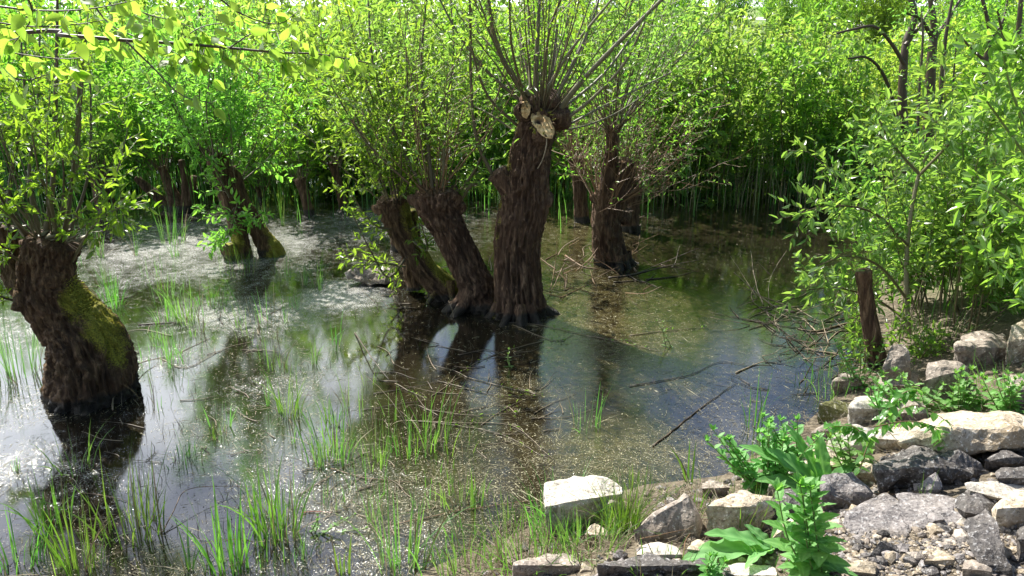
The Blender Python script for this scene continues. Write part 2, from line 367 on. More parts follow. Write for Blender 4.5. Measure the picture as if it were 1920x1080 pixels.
def blob(x, y, L):
    s = np.zeros(x.shape)
    for px, py, rx, ry, k in L:
        c = W(px, py); s = np.maximum(s, k*np.exp(-(((x-c[0])/rx)**2+((y-c[1])/ry)**2)))
    return s
SCUM = [(200, 860, 1.4, .9, .25), (560, 900, .9, .7, .25), (650, 1040, .8, .5, .28), (400, 460, 2.0, 1.9, .8), (450, 590, .9, .7, .8), (640, 555, .45, .55, 1.1), (80, 600, 1, 1, .45), (700, 420, 1.6, 1.4, .7), (60, 900, .8, .6, .35), (520, 720, .5, .4, .45),
        (330, 660, .5, .5, .5), (1240, 400, .6, 1.5, .2), (330, 800, .6, .5, .25), (60, 760, .7, .5, .3)]
ALG = [(1040, 600, .35, .3, 1.2), (1220, 560, .6, .3, .9), (1150, 620, .8, .8, 1), (1060, 540, .7, .7, 1.1), (950, 730, .7, .4, .6), (1150, 850, .7, .4, 1.1), (850, 900, .6, .3, .6), (1330, 400, 1.5, 1., .3), (1050, 430, 1, 1.6, .8), (1300, 720, .5, .4, .55), (700, 960, .6, .3, .6), (1300, 860, .4, .3, .7)]
xs = spread(-5, 5, .05, -40, 30, 14); ys = spread(2.5, 12, .06, -10, 22, 8)
v, q = sheet(xs, ys, lambda x, y: 0*x)
mb = MB(); mb.add(v, q, None, 0, True)
wo = mb.build('pond_water', WATER, attrs={'scum': blob(v[:, 0], v[:, 1], SCUM), 'algae': blob(v[:, 0], v[:, 1], ALG)})
tag(wo, 'still dark pond water with pale scum and brown algae', 'water', kind='structure')

# ================================================================ TRUNKS
def trunk_mesh(mb, pts, bark=.10, moss=None, seed=0, sides=56, ring=.018, cap=True, knob=0., mat=0):
    """pts: (px, py, width_px, y)"""
    c = A_([P(a, b, y) for a, b, w, y in pts]); r = A_([w/2*depth(P(a, b, y))/F for a, b, w, y in pts])
    L = np.linalg.norm(np.diff(c, axis=0), axis=1).sum(); n = max(6, int(L/ring))
    path = catmull(c, n); rr = catmull(np.stack([r, r, r], 1), n)[:, 0]
    T, U, V = frames(path); a = np.arange(sides)*2*math.pi/sides
    dirs = np.cos(a)[None, :, None]*U[:, None]+np.sin(a)[None, :, None]*V[:, None]
    s = np.linspace(0, L, n)[:, None]+0*a[None]
    ri = rr[:, None]+0*a[None]; k = 1/np.maximum(r.mean(), .02)
    q1 = np.stack([np.cos(a)[None]*ri*42+0*s, np.sin(a)[None]*ri*42+0*s, s*7], -1); rid = 1-np.abs(fbm(q1, seed, 3))*1.6
    q2 = np.stack([np.cos(a)[None]*1.1+0*s, np.sin(a)[None]*1.1+0*s, s*2.2*k*.12], -1); lob = fbm(q2, seed+11, 3)
    rad = ri*(.96+bark*1.05*(rid-.62)+.08*lob)+np.minimum(.008, .05*ri)*(rid-.4)
    if knob:
        tt = np.clip((s/L-.72)/.28, 0, 1); q3 = np.stack([np.cos(a)[None]*2.2+0*s, np.sin(a)[None]*2.2+0*s, s*9], -1); rad = rad*(1+knob*tt*vn(q3, seed+31))
    v = path[:, None]+rad[..., None]*dirs
    q = np.stack([np.arange(n-1)[:, None]*sides+np.arange(sides), np.arange(n-1)[:, None]*sides+(np.arange(sides)+1) % sides,
                  (np.arange(n-1)[:, None]+1)*sides+(np.arange(sides)+1) % sides, (np.arange(n-1)[:, None]+1)*sides+np.arange(sides)], -1).reshape(-1, 4)
    vv = v.reshape(-1, 3); tr = None
    if cap:
        vv = np.vstack([vv, path[-1]+T[-1]*rr[-1]*.25]); j = np.arange(sides); tr = np.stack([(n-1)*sides+j, (n-1)*sides+(j+1) % sides, 0*j+n*sides], -1)
    ms = np.full(len(vv), .2)
    if moss: ms = np.clip(moss(vv, np.vstack([dirs.reshape(-1, 3), T[-1:]])[:len(vv)]), 0, 1)
    mb.add(vv, q, tr, mat, True, ms)
    return path, rr
def lump(mb, c, r, seed=0, amp=.3, mat=0, rnd=.2, sc=(1, 1, 1)):
    th = np.linspace(0, math.pi, 14); ph = np.arange(20)*2*math.pi/20
    d = np.stack([np.sin(th)[:, None]*np.cos(ph), np.sin(th)[:, None]*np.sin(ph), np.cos(th)[:, None]+0*ph], -1)
    rr = r*(1+amp*fbm(d*1.8+seed*3.3, seed, 3)+.08*vn(d*9, seed)); v = A_(c)+d*rr[..., None]*A_(sc); j = np.arange(20); i = np.arange(13)[:, None]*20
    q = np.stack([i+j, i+(j+1) % 20, i+20+(j+1) % 20, i+20+j], -1).reshape(-1, 4)
    mb.add(v.reshape(-1, 3), q[:, ::-1], None, mat, True, rnd)

def roots(mb, px, py, w, y, n, seed, moss=.2):
    g = np.random.default_rng(seed); c = P(px, py, y); R_ = w/2*depth(c)/F
    for k in range(n):
        a = g.uniform(0, 6.283); dv = A_([math.cos(a), math.sin(a), 0]); rr = R_*g.uniform(.14, .3)
        pth = catmull([c+dv*R_*.72+A_([0, 0, .16]), c+dv*R_*.95+A_([0, 0, .06]), c+dv*R_*g.uniform(1.15, 1.5)+A_([0, 0, -.01]), c+dv*R_*1.8+A_([0, 0, -.07])], 12); tube(mb, pth, np.linspace(rr, rr*.5, 12)*(1+.15*fbm(pth*20, seed+k, 2)), 9, 0, moss)
def px_shoot(pts, w, y0, dy, n=14, wt=.35):
    """shoot through image points; depth drifts from y0 by dy"""
    m = len(pts); c = [P(a, b, y0+dy*(k/(m-1))**1.2) for k, (a, b) in enumerate(pts)]
    path = catmull(c, n); r = np.linspace(1, wt, n)*w/2*depth(c[0])/F; return path, r

def fan(root, head, n, L, spread_, g, r=.011, up=.10, lean=(0, 0, 0), wmat=0, mats=None, names='shoot', wood=None, lv=None, ntw=8, tw=(.2, .5), leaf=.06, gap=.03, start=.25, leafprob=1., hr=.09, sides=6, wob=.05, out=.9):
    for k in range(n):
        az = g.uniform(0, 2*math.pi); el = g.beta(1.4, 1.6)*spread_
        d0 = nrm(A_([math.cos(az)*math.sin(el), math.sin(az)*math.sin(el), math.cos(el)])+A_(lean)); off = A_([math.cos(az)*hr, math.sin(az)*hr, -hr*.6*math.sin(el)])
        ln = g.uniform(*L); path = walk(A_(head)+off*g.uniform(.3, 1), d0, ln, 12, up=up*g.uniform(.3, 1.2), wob=wob, g=g)
        r0 = r*g.uniform(.5, 1.25); sb = MB(); tube(sb, path, np.linspace(r0, r0*.25, 12), sides, 0, g.uniform())
        if wood is None: leafy(path, sb, lv, g, ntw, tw, leaf, gap, start, leafprob=leafprob, out=out)
        sb.build(names, mats or SHOOT, root, loc=ORG)
ORG = A_([0, 0, 0.])

def start_tree(name, base, label, cat='tree', group=None):
    global ORG
    ORG = A_([base[0], base[1], base[2]]); return empty(name, ORG, label, cat, group)
def foliage(root, lv, seed, m=None, name='foliage', **k):
    k.setdefault('ratio', .36)
    if lv.p:
        fb = MB(); lv.make(fb, seed=seed, **k); fb.build(name, m or WILLOW, root, loc=ORG)

# ---- A: big mossy pollard on the left
g = np.random.default_rng(101); yA = 5.5
root = start_tree('pollard_willow', W(172, 745), 'thick leaning willow stump with bright yellow moss on its right flank', group='pollarded willows standing in the pond')
mb = MB(); sd = P(172, 640, yA)
def mossA(v, nn):
    ax = nn@nrm(A_([.78, -.15, .60])); f = fbm(v*5, 4, 3)
    return .2+np.clip((ax-.5)*1.7+f*.30, 0, 1)*np.clip((v[:, 2]-.10)/.2, 0, 1)*np.clip((1.0-v[:, 2])/.3, 0, 1)*.85
trunk_mesh(mb, [(172, 800, 168, yA-.05), (170, 740, 162, yA), (168, 690, 158, yA+.02), (154, 635, 138, yA+.03), (122, 592, 122, yA+.03), (92, 550, 112, yA), (86, 515, 100, yA), (90, 480, 98, yA), (98, 450, 96, yA)], bark=.13, moss=mossA, seed=3, sides=110, ring=.009, knob=.12)
trunk_mesh(mb, [(80, 570, 66, yA+.05), (42, 530, 56, yA+.1), (14, 480, 54, yA+.14), (2, 428, 62, yA+.18)], bark=.14, seed=8, sides=50, knob=.1)
lump(mb, P(45, 560, yA-.10), .085, 4, .35, rnd=.45); lump(mb, P(62, 470, yA+.1), .08, 6, .35); lump(mb, P(88, 520, yA-.08), .10, 9, .3)
roots(mb, 170, 750, 140, yA, 5, 5, .35); tk = mb.build('trunk', MOSSY, root, loc=ORG)
mm = MB(); 
for k in range(2600):   # moss sprigs standing proud of the bark
    t = g.uniform(0, 1); ang = g.normal(.25, .35); py = 530+t*160; pc = catmull([P(98, 540, yA), P(122, 590, yA), P(150, 635, yA), P(160, 690, yA), P(170, 735, yA)], 40)[int(t*36)]
    r = (.175, .20, .225, .26)[min(3, int(t*4))]; dv = A_([math.cos(ang), -math.sin(g.normal(.1, .5))*.6, math.sin(ang)]); dv = nrm(dv)
    b = pc+dv*r*g.uniform(.96, 1.05)
    if fbm(b*6, 2, 2) < -.1: continue
    s = nrm(g.normal(0, 1, 3))*.006; e = dv*g.uniform(.006, .02); mm.add([b-s, b+s, b+e+s*.2, b+e-s*.2+A_([0, 0, -.004])], [[0, 1, 2, 3]], None, 0, False, g.uniform())
MOSSM = leaf_mat('moss', (.22, .23, .015), (.50, .47, .04), (.3, .32, .02), (.55, .52, .05), .9, .25)
mm.build('moss', MOSSM, tk, loc=ORG)
pc = MB()                                   # torn pale rim on top
for a, b, w in ((70, 447, .02), (110, 440, .016), (135, 447, .014), (5, 424, .015)):
    for k in range(5):
        p0 = P(a+g.uniform(-18, 18), b+g.uniform(0, 8), yA-.06); tube(pc, walk(p0, g.normal(0, .3, 3)+A_([.8, 0, .25]), g.uniform(.05, .12), 4, 0, .2, g), [w*.6, w, w*.5, .002], 4, 0, .1)
pc.build('splintered_rim', PALESHOOT, tk, loc=ORG)
lv = Leaves(); 
SA = [([(85, 450), (100, 330), (105, 150), (108, -20)], 13, .1), ([(100, 445), (140, 330), (150, 200), (150, 60)], 10, .2), ([(120, 450), (130, 380), (145, 230), (148, 60)], 11, -.2),
      ([(60, 455), (20, 400), (-10, 350)], 11, -.3), ([(75, 450), (55, 330), (70, 200), (75, 60)], 9, .4), ([(110, 450), (90, 360), (75, 330), (60, 250)], 8, -.3), ([(125, 450), (165, 330), (170, 180), (160, 60)], 7, .5),
      ([(135, 490), (170, 430), (200, 395)], 6, -.3), ([(60, 455), (30, 420), (0, 370), (-15, 250)], 12, .1), ([(110, 448), (160, 390), (215, 330), (240, 240)], 5, .3), ([(95, 448), (108, 440), (112, 420), (120, 330), (108, 230)], 7, -.2),
      ([(15, 430), (20, 330), (45, 200), (40, 80)], 9, .3), ([(60, 500), (20, 480), (-20, 470)], 8, -.3), ([(38, 565), (12, 560), (-10, 550)], 6, -.1), ([(120, 445), (200, 400), (235, 385)], 5, -.4)]
for pts, w, dy in SA:
    path, r = px_shoot(pts, w, yA, dy); sb = MB(); tube(sb, path, r, 8, 0, g.uniform())
    leafy(path, sb, lv, g, 9, (.18, .45), .062, .03, .35); sb.build('shoot', SHOOT, root, loc=ORG)
fan(root, P(95, 450, yA), 10, (1.2, 2.2), .9, g, .008, .08, mats=SHOOT, lv=lv, ntw=10, leaf=.06, start=.3)
foliage(root, lv, 1)

# ---- B: tall middle pollard with the fresh cut
g = np.random.default_rng(102); yB = 7.15
root = start_tree('pollard_willow', W(972, 592), 'tallest straight willow trunk with a fresh pale saw cut at its head', group='pollarded willows standing in the pond')
mb = MB()
def mossB(v, nn): return .2+.62*np.clip(-nn[:, 0]-.6, 0, 1)*2.0*np.clip(fbm(v*4, 5, 3)+.5, 0, 1)
trunk_mesh(mb, [(972, 640, 104, yB), (972, 595, 102, yB), (971, 560, 92, yB), (968, 500, 87, yB), (970, 440, 88, yB), (982, 385, 92, yB), (988, 340, 84, yB), (992, 300, 80, yB), (1000, 262, 74, yB), (1010, 228, 72, yB), (1016, 205, 70, yB)], bark=.13, moss=mossB, seed=21, sides=120, ring=.009, knob=.14)
trunk_mesh(mb, [(975, 372, 46, yB), (950, 345, 46, yB-.02), (932, 322, 42, yB-.03)], bark=.12, moss=mossB, seed=25, sides=40, knob=.1)
lump(mb, P(1018, 372, yB-.05), .085, 3, .25); lump(mb, P(1045, 220, yB-.02), .10, 12, .4); lump(mb, P(990, 205, yB), .11, 14, .4); lump(mb, P(1030, 200, yB+.05), .12, 15, .4)
trunk_mesh(mb, [(1010, 252, 52, yB), (1014, 240, 50, yB-.08), (1016, 236, 44, yB-.14)], bark=.16, seed=28, sides=40, cap=False)
trunk_mesh(mb, [(1008, 275, 46, yB), (1016, 258, 42, yB-.12), (1020, 250, 36, yB-.225)], bark=.16, seed=27, sides=40)
trunk_mesh(mb, [(990, 225, 34, yB), (986, 208, 30, yB-.10), (985, 205, 26, yB-.17)], bark=.16, seed=29, sides=30, cap=False)
roots(mb, 972, 592, 98, yB, 9, 6); tk = mb.build('trunk', BARK, root, loc=ORG)
def cut_face(c, rx, rz, tilt, yaw, seed, hole=None, roll=.42):
    gg = np.random.default_rng(seed); cb = MB(); rings = 10; n = 36; a = np.arange(n)*2*math.pi/n; wav = 1+.04*np.sin(a*2+seed)+.04*np.sin(a*3+1)+.03*np.sin(7*a)+.02*np.sin(11*a); v = [[0, 0, 0]]; r_ = [0.]
    for k in range(1, rings+1):
        f = k/rings
        for i in range(n):
            x = f*rx*wav[i]*math.cos(a[i]); z = f*rz*wav[i]*math.sin(a[i])*(1.25 if a[i] > math.pi else 1); dpt = .012*f*f+.004*gg.normal()
            rot = 0.
            if hole: dd = math.hypot((x-hole[0])/hole[2], (z-hole[1])/hole[3])/(1+.25*math.sin(3*a[i])); rot = float(np.clip(1.6-dd*1.3, 0, 1)); dpt += .035*rot
            v.append([x, dpt, z]); r_.append(rot)
    if hole: r_[0] = .5
    v = A_(v); q = []; t = [[0, 1+(i+1) % n, 1+i] for i in range(n)]
    for k in range(rings-1):
        for i in range(n): q.append([1+k*n+i, 1+k*n+(i+1) % n, 1+(k+1)*n+(i+1) % n, 1+(k+1)*n+i])
    ct, st = math.cos(tilt), math.sin(tilt); cy, sy = math.cos(yaw), math.sin(yaw)
    cr, sr = math.cos(roll), math.sin(roll); v = v@A_([[cr, 0, -sr], [0, 1, 0], [sr, 0, cr]]).T; M = A_([[cy, -sy, 0], [sy, cy, 0], [0, 0, 1]])@A_([[1, 0, 0], [0, ct, -st], [0, st, ct]])
    cb.add(v@M.T+c, q, t, 0, True, A_(r_)); o = cb.build('cut_face', CUT, tk, loc=ORG); return o
cut_face(P(1017, 230, yB-.215), .074, .128, -.78, .1, 2, (-.012, .035, .028, .036))['label'] = 'large pale oval saw cut with a dark rotten hole'
sp = MB()
for k in range(26):
    a = g.uniform(0, 6.283); c_ = P(1017, 230, yB-.205)+A_([math.cos(a)*.085, math.sin(a)*.08, math.sin(a)*.085]); tube(sp, walk(c_, A_([math.cos(a)*.4, -.5, math.sin(a)*.6])+g.normal(0, .4, 3), g.uniform(.015, .05), 4, 0, .3, g), [.006, .008, .005, .001], 5, 0, g.uniform())
sp.build('torn_bark', BARK, tk, loc=ORG)
cut_face(P(984, 202, yB-.165), .045, .07, -.6, -.5, 5)
lv = Leaves()
SB = [([(1003, 195), (1006, 110), (1012, -10)], 15, .1), ([(1010, 195), (1070, 95), (1150, -5)], 9, -.3), ([(1043, 215), (1080, 165), (1140, 100), (1245, -5)], 15, -.5), ([(1030, 205), (1075, 120), (1110, 40), (1125, -10)], 10, .3),
      ([(1000, 190), (950, 125), (925, 60), (915, -10)], 14, -.2), ([(980, 192), (915, 135), (860, 65), (820, -10)], 8, .3), ([(975, 240), (915, 180), (885, 90), (880, -10)], 7, -.4), ([(922, 325), (892, 255), (882, 120), (884, -10)], 9, -.1),
      ([(995, 188), (992, 100), (990, -10)], 8, .6), ([(1045, 235), (1110, 185), (1170, 120), (1210, 40)], 8, -.7), ([(1045, 245), (1120, 205), (1200, 165), (1260, 135)], 6, .2), ([(1022, 200), (1040, 100), (1050, -10)], 8, .8),
      ([(985, 190), (960, 90), (955, -10)], 7, -.6), ([(990, 190), (940, 110), (870, 30), (840, -20)], 6, .9), ([(1040, 215), (1130, 140), (1190, 60), (1230, 0)], 7, .7), ([(1015, 195), (1030, 60), (1060, -20)], 7, -.5),
      ([(970, 250), (920, 215), (880, 190), (840, 120)], 5, .5), ([(1040, 240), (1080, 240), (1150, 215), (1220, 170)], 5, .6), ([(925, 325), (905, 280), (935, 170), (960, 60)], 5, .6), ([(1000, 190), (975, 60), (980, -20)], 5, 1.)]
for k, (pts, w, dy) in enumerate(SB):
    path, r = px_shoot(pts, w*.82, yB, dy, 16, .5); sb = MB(); tube(sb, path, r, 8, 0, g.uniform())
    leafy(path, sb, lv, g, 6, (.15, .4), .055, .045, .3, leafprob=.5); sb.build('shoot', PALESHOOT if pts[-1][0] > 1060 else SHOOT, root, loc=ORG)
fan(root, P(1010, 205, yB), 38, (1.2, 2.4), 1.1, g, .008, .05, mats=SHOOT, lv=lv, ntw=5, leaf=.05, gap=.05, start=.4, leafprob=.5, hr=.12)
foliage(root, lv, 2)
bs = MB(); tube(bs, catmull([P(1025, 256, yB-.24), P(1024, 275, yB-.26), P(1017, 300, yB-.24), P(1008, 316, yB-.22)], 8), np.linspace(.006, .004, 8), 5, 0, .9); bs.build('peeled_bark_strip', GREYWOOD, tk, loc=ORG)

# ---- C and D: the two leaning trunks left of it
g = np.random.default_rng(103); yC = 7.35
root = start_tree('pollard_willow', W(900, 570), 'dark trunk leaning left with its foot against the tallest willow', group='pollarded willows standing in the pond')
mb = MB(); trunk_mesh(mb, [(912, 600, 96, yC), (903, 565, 84, yC), (885, 520, 66, yC), (862, 470, 64, yC), (840, 425, 66, yC), (822, 390, 76, yC), (815, 360, 78, yC)], bark=.15, seed=41, sides=80, ring=.011, knob=.22)
lump(mb, P(795, 375, yC), .11, 2, .4); lump(mb, P(845, 370, yC-.03), .09, 5, .4); lump(mb, P(860, 388, yC), .06, 5, .4); roots(mb, 903, 568, 84, yC, 8, 7); mb.build('trunk', BARK, root, loc=ORG)
lv = Leaves()
for pts, w, dy in [([(812, 360), (800, 250), (790, 120), (800, -10)], 9, .2), ([(800, 365), (740, 250), (700, 120), (690, 0)], 8, .3), ([(850, 375), (890, 320), (925, 240)], 8, -.3), ([(830, 360), (835, 230), (850, 100), (845, 0)], 7, .3), ([(790, 365), (690, 270), (620, 160)], 6, -.2), ([(855, 385), (880, 350), (895, 345)], 12, 0),
                   ([(820, 350), (770, 200), (760, 60)], 6, .4)]:
    path, r = px_shoot(pts, w, yC, dy); sb = MB(); tube(sb, path, r, 6, 0, g.uniform()); leafy(path, sb, lv, g, 10, (.15, .4), .055, .035, .25); sb.build('shoot', SHOOT, root, loc=ORG)
fan(root, P(818, 350, yC), 30, (.6, 2.0), 1.15, g, .006, .10, mats=REDTWIG, lv=lv, ntw=7, leaf=.055, gap=.045, start=.3, leafprob=.7, hr=.15)
foliage(root, lv, 3)
g = np.random.default_rng(104); yD = 7.6
root = start_tree('pollard_willow', W(842, 548), 'mossy slanting trunk wrapped in leaves behind the dark leaning trunk', group='pollarded willows standing in the pond')
mb = MB(); mo = lambda v, nn: .2+.6*np.clip(nn[:, 2]*1.2+.45*nn[:, 0]+fbm(v*5, 4, 3)*.3, 0, 1)
trunk_mesh(mb, [(860, 575, 66, yD), (838, 545, 56, yD), (800, 510, 50, yD), (770, 465, 48, yD), (750, 425, 52, yD), (738, 390, 60, yD), (735, 372, 58, yD)], bark=.15, moss=mo, seed=51, sides=64, ring=.013, knob=.2)
trunk_mesh(mb, [(780, 540, 40, yD+.2), (772, 490, 40, yD+.2), (768, 440, 38, yD+.2), (762, 395, 40, yD+.2)], bark=.15, moss=mo, seed=52, sides=40, knob=.2)
lump(mb, P(722, 392, yD), .09, 2, .4); roots(mb, 842, 550, 56, yD, 7, 8, .5); mb.build('trunk', MOSSY, root, loc=ORG); lv = Leaves()
fan(root, P(742, 375, yD), 24, (.9, 2.0), .95, g, .008, .06, (-.15, 0, 0), lv=lv, ntw=12, leaf=.06, gap=.03, start=.05, hr=.12)
for pts in [[(770, 470), (730, 520), (700, 480), (660, 400)], [(760, 440), (800, 470), (790, 420)], [(745, 430), (700, 420), (650, 350)], [(760, 500), (700, 490), (640, 480)], [(770, 430), (830, 400), (860, 330)]]:
    path, r = px_shoot(pts, 5, yD-.05, -.3); sb = MB(); tube(sb, path, r, 6, 0, g.uniform()); leafy(path, sb, lv, g, 14, (.1, .28), .055, .028, .1); sb.build('shoot', SHOOT, root, loc=ORG)
foliage(root, lv, 4)
# D2: slim dark trunk behind
g = np.random.default_rng(105); y = 9.3
root = start_tree('pollard_willow', W(745, 475), 'slim dark upright trunk with a high fan of arching shoots', group='pollarded willows standing in the pond')
mb = MB(); trunk_mesh(mb, [(748, 490, 34, y), (746, 420, 26, y), (742, 340, 22, y), (738, 280, 22, y), (735, 235, 32, y), (733, 222, 30, y)], bark=.12, seed=61, sides=32, knob=.2)
lump(mb, P(735, 235, y), .10, 3, .4); mb.build('trunk', BARK, root, loc=ORG); lv = Leaves()
fan(root, P(735, 228, y), 34, (.8, 1.7), 1.25, g, .008, .10, lv=lv, ntw=12, leaf=.065, gap=.032, start=.12, hr=.1)
foliage(root, lv, 5)

# ---- E: two-stemmed willow in the left shallows
g = np.random.default_rng(106); y = 9.0
root = start_tree('pollard_willow', W(475, 490), 'pair of joined mossy trunks spreading like legs from the pale left water', group='pollarded willows standing in the pond')
mb = MB(); me_ = lambda v, nn: .2+.65*np.clip(.5+.5*nn[:, 2]-v[:, 2]*.6+fbm(v*5, 4, 3)*.35, 0, 1)
trunk_mesh(mb, [(460, 512, 42, y), (456, 490, 40, y), (452, 455, 33, y), (445, 420, 34, y), (432, 380, 34, y), (418, 340, 34, y), (408, 305, 40, y), (404, 290, 38, y)], bark=.14, moss=me_, seed=71, sides=50, ring=.015, knob=.25)
trunk_mesh(mb, [(516, 494, 48, y+.1), (507, 468, 46, y+.1), (489, 440, 36, y+.1), (468, 405, 34, y+.08), (448, 370, 32, y+.05), (436, 330, 34, y+.05), (430, 315, 30, y+.05)], bark=.14, moss=me_, seed=72, sides=50, ring=.015, knob=.25)
trunk_mesh(mb, [(446, 510, 34, y-.05), (438, 486, 34, y-.06), (428, 466, 32, y-.1), (426, 458, 28, y-.1)], bark=.14, moss=me_, seed=73, sides=36)
mb.build('trunk', MOSSY, root, loc=ORG); lv = Leaves()
fan(root, P(408, 300, y), 28, (.9, 1.7), 1.2, g, .009, .08, lv=lv, ntw=11, leaf=.07, gap=.034, start=.15, hr=.12)
fan(root, P(440, 330, y+.05), 8, (.8, 2.0), 1.2, g, .007, .08, lv=lv, ntw=11, leaf=.07, gap=.034, start=.1, hr=.1)
for pts in [[(425, 360), (390, 340), (370, 300)], [(440, 390), (430, 400), (400, 400), (380, 390)], [(450, 400), (470, 410), (490, 400)], [(430, 370), (400, 310), (375, 290)], [(440, 420), (430, 440), (445, 380)], [(428, 462), (410, 450), (400, 460)]]:
    path, r = px_shoot(pts, 4, y-.2, -.3); sb = MB(); tube(sb, path, r, 5, 0, g.uniform()); leafy(path, sb, lv, g, 10, (.1, .25), .07, .03, .1); sb.build('shoot', SHOOT, root, loc=ORG)
foliage(root, lv, 6)

# ---- F: right hand cluster with reddish twigs
g = np.random.default_rng(107); y = 8.75
root = start_tree('pollard_willow', W(1148, 500), 'dark willow stump crowded with reddish twigs right of the tallest trunk', group='pollarded willows standing in the pond')
mb = MB(); trunk_mesh(mb, [(1154, 522, 72, y), (1150, 498, 68, y), (1141, 455, 60, y), (1138, 415, 58, y), (1146, 375, 62, y), (1162, 335, 50, y), (1180, 300, 30, y)], bark=.15, seed=81, sides=64, ring=.014, knob=.25)
trunk_mesh(mb, [(1128, 420, 36, y-.05), (1138, 340, 30, y-.05), (1147, 285, 26, y-.05), (1149, 236, 30, y-.05)], bark=.13, seed=82, sides=36, knob=.3)
roots(mb, 1150, 500, 66, y, 8, 9); lump(mb, P(1128, 372, y), .10, 2, .4); lump(mb, P(1160, 400, y+.1), .13, 3, .3)
mb.build('trunk', BARK, root, loc=ORG); lv = Leaves()
fan(root, P(1135, 370, y), 64, (.4, 1.5), 1.5, g, .006, .10, mats=REDTWIG, lv=lv, ntw=6, leaf=.04, gap=.06, start=.3, leafprob=.3, hr=.2, wob=.1)
fan(root, P(1148, 236, y-.05), 52, (1.0, 2.6), 1.35, g, .007, .06, mats=SHOOT, lv=lv, ntw=9, leaf=.06, gap=.04, start=.3, leafprob=.7, hr=.1)
foliage(root, lv, 7)
for (bx, by, pts, lab, sd_) in [(1182, 432, [(1183, 445, 40), (1180, 400, 36), (1184, 355, 40), (1188, 335, 34)], 'short dark stump half hidden behind the red twigged stump', 83), (1090, 415, [(1092, 430, 34), (1088, 380, 26), (1085, 330, 26), (1082, 295, 30)], 'thin dark trunk seen in the gap right of the tallest trunk', 84)]:
    g = np.random.default_rng(sd_); q_ = W(bx, by); y2 = q_[1]; root = start_tree('pollard_willow', q_, lab, group='pollarded willows standing in the pond')
    mb = MB(); trunk_mesh(mb, [(a, b, w, y2) for a, b, w in pts], bark=.14, seed=sd_, sides=32, knob=.3); mb.build('trunk', BARK, root, loc=ORG); lv = Leaves()
    fan(root, P(pts[-1][0], pts[-1][1], y2), 26, (.6, 2.0), 1.5, g, .007, .08, mats=REDTWIG, lv=lv, ntw=7, leaf=.055, gap=.04, start=.3, leafprob=.5, hr=.12); foliage(root, lv, sd_)

# ---- G: far small pollards in the left water
FAR = [((580, 402), [(582, 412, 22), (575, 380, 18), (567, 350, 20), (562, 335, 24)], 'small far trunk leaning left in open pale water', 9, 91),
       ((645, 392), [(648, 400, 20), (638, 360, 16), (628, 320, 16), (624, 305, 22)], 'thin far trunk slanting beside the arching leaf curtain', 9, 92),
       ((335, 395), [(338, 405, 44), (325, 370, 26), (312, 335, 18), (303, 312, 14)], 'dark far stump splitting into upright prongs', 14, 93),
       ((492, 378), [(493, 384, 16), (490, 365, 14), (488, 350, 20)], 'very small far stump right of the joined mossy trunks', 10, 94),
       ((200, 400), [(205, 410, 40), (195, 370, 34), (190, 330, 36)], 'shaded far stump behind the shoots of the mossy leaning stump', 16, 95),
       ((660, 350), [(662, 356, 16), (658, 330, 14), (655, 310, 18)], 'distant little stump near the back of the left water', 10, 96),
       ((905, 345), [(906, 352, 22), (904, 320, 18), (900, 290, 24)], 'distant stump visible left of the tallest trunk', 12, 97),
       ((1250, 350), [(1252, 356, 20), (1248, 310, 16), (1246, 270, 20)], 'distant thin trunk at the left end of the reed bed', 12, 98)]
for (bx, by), pts, lab, n, sd_ in FAR:
    g = np.random.default_rng(sd_); q_ = W(bx, by); y2 = q_[1]; root = start_tree('pollard_willow', q_, lab, group='pollarded willows standing in the pond')
    mb = MB(); pp = [(a, b, w, y2) for a, b, w in pts]; trunk_mesh(mb, pp, bark=.14, seed=sd_, sides=28, ring=.03, knob=.3)
    if sd_ == 93:
        trunk_mesh(mb, [(345, 400, 34, y2), (350, 370, 22, y2), (346, 330, 14, y2), (340, 300, 12, y2)], seed=99, sides=24, ring=.03); trunk_mesh(mb, [(350, 395, 26, y2), (358, 365, 16, y2), (364, 330, 12, y2)], seed=90, sides=24, ring=.03)
        trunk_mesh(mb, [(322, 392, 22, y2+.1), (295, 368, 20, y2+.1), (268, 345, 16, y2+.1), (255, 333, 12, y2+.1)], seed=91, sides=24, ring=.03)
    mb.build('trunk', BARK, root, loc=ORG); lv = Leaves()
    fan(root, P(pts[-1][0], pts[-1][1], y2), n+6, (.8, 1.6), 1.15, g, .009, .10, lv=lv, ntw=12, leaf=.075, gap=.04, start=.15, hr=.12, sides=5); foliage(root, lv, sd_)

# ================================================================ BACK THICKET
def shrub_proto(seed, h, nst, spreadv, leafm, leaf=.07, ntw=12, tw=(.2, .55), gap=.035, start=.2, kind='lance', r=.012, wood=SHOOT, ratio=.3, base=.35):
    g = np.random.default_rng(seed); w = MB(); lv = Leaves()
    for k in range(nst):
        az = g.uniform(0, 6.283); rr = base*math.sqrt(g.uniform()); el = g.uniform(0, 1)*spreadv
        path = walk([rr*math.cos(az), rr*math.sin(az), -.25], [math.cos(az)*math.sin(el), math.sin(az)*math.sin(el), math.cos(el)], h*g.uniform(.65, 1.12), 11, .04, .07, g)
        r0 = r*g.uniform(.5, 1.3); tube(w, path, np.linspace(r0, r0*.2, 11), 5, 0, g.uniform()); leafy(path, w, lv, g, ntw, tw, leaf, gap, start)
    fb = MB(); lv.make(fb, seed=seed, kind=kind, ratio=ratio); return w, fb
DENS = 1.; LSC = 1.
T_ = dict(tw=(.3, .7), gap=.034, ratio=.42)
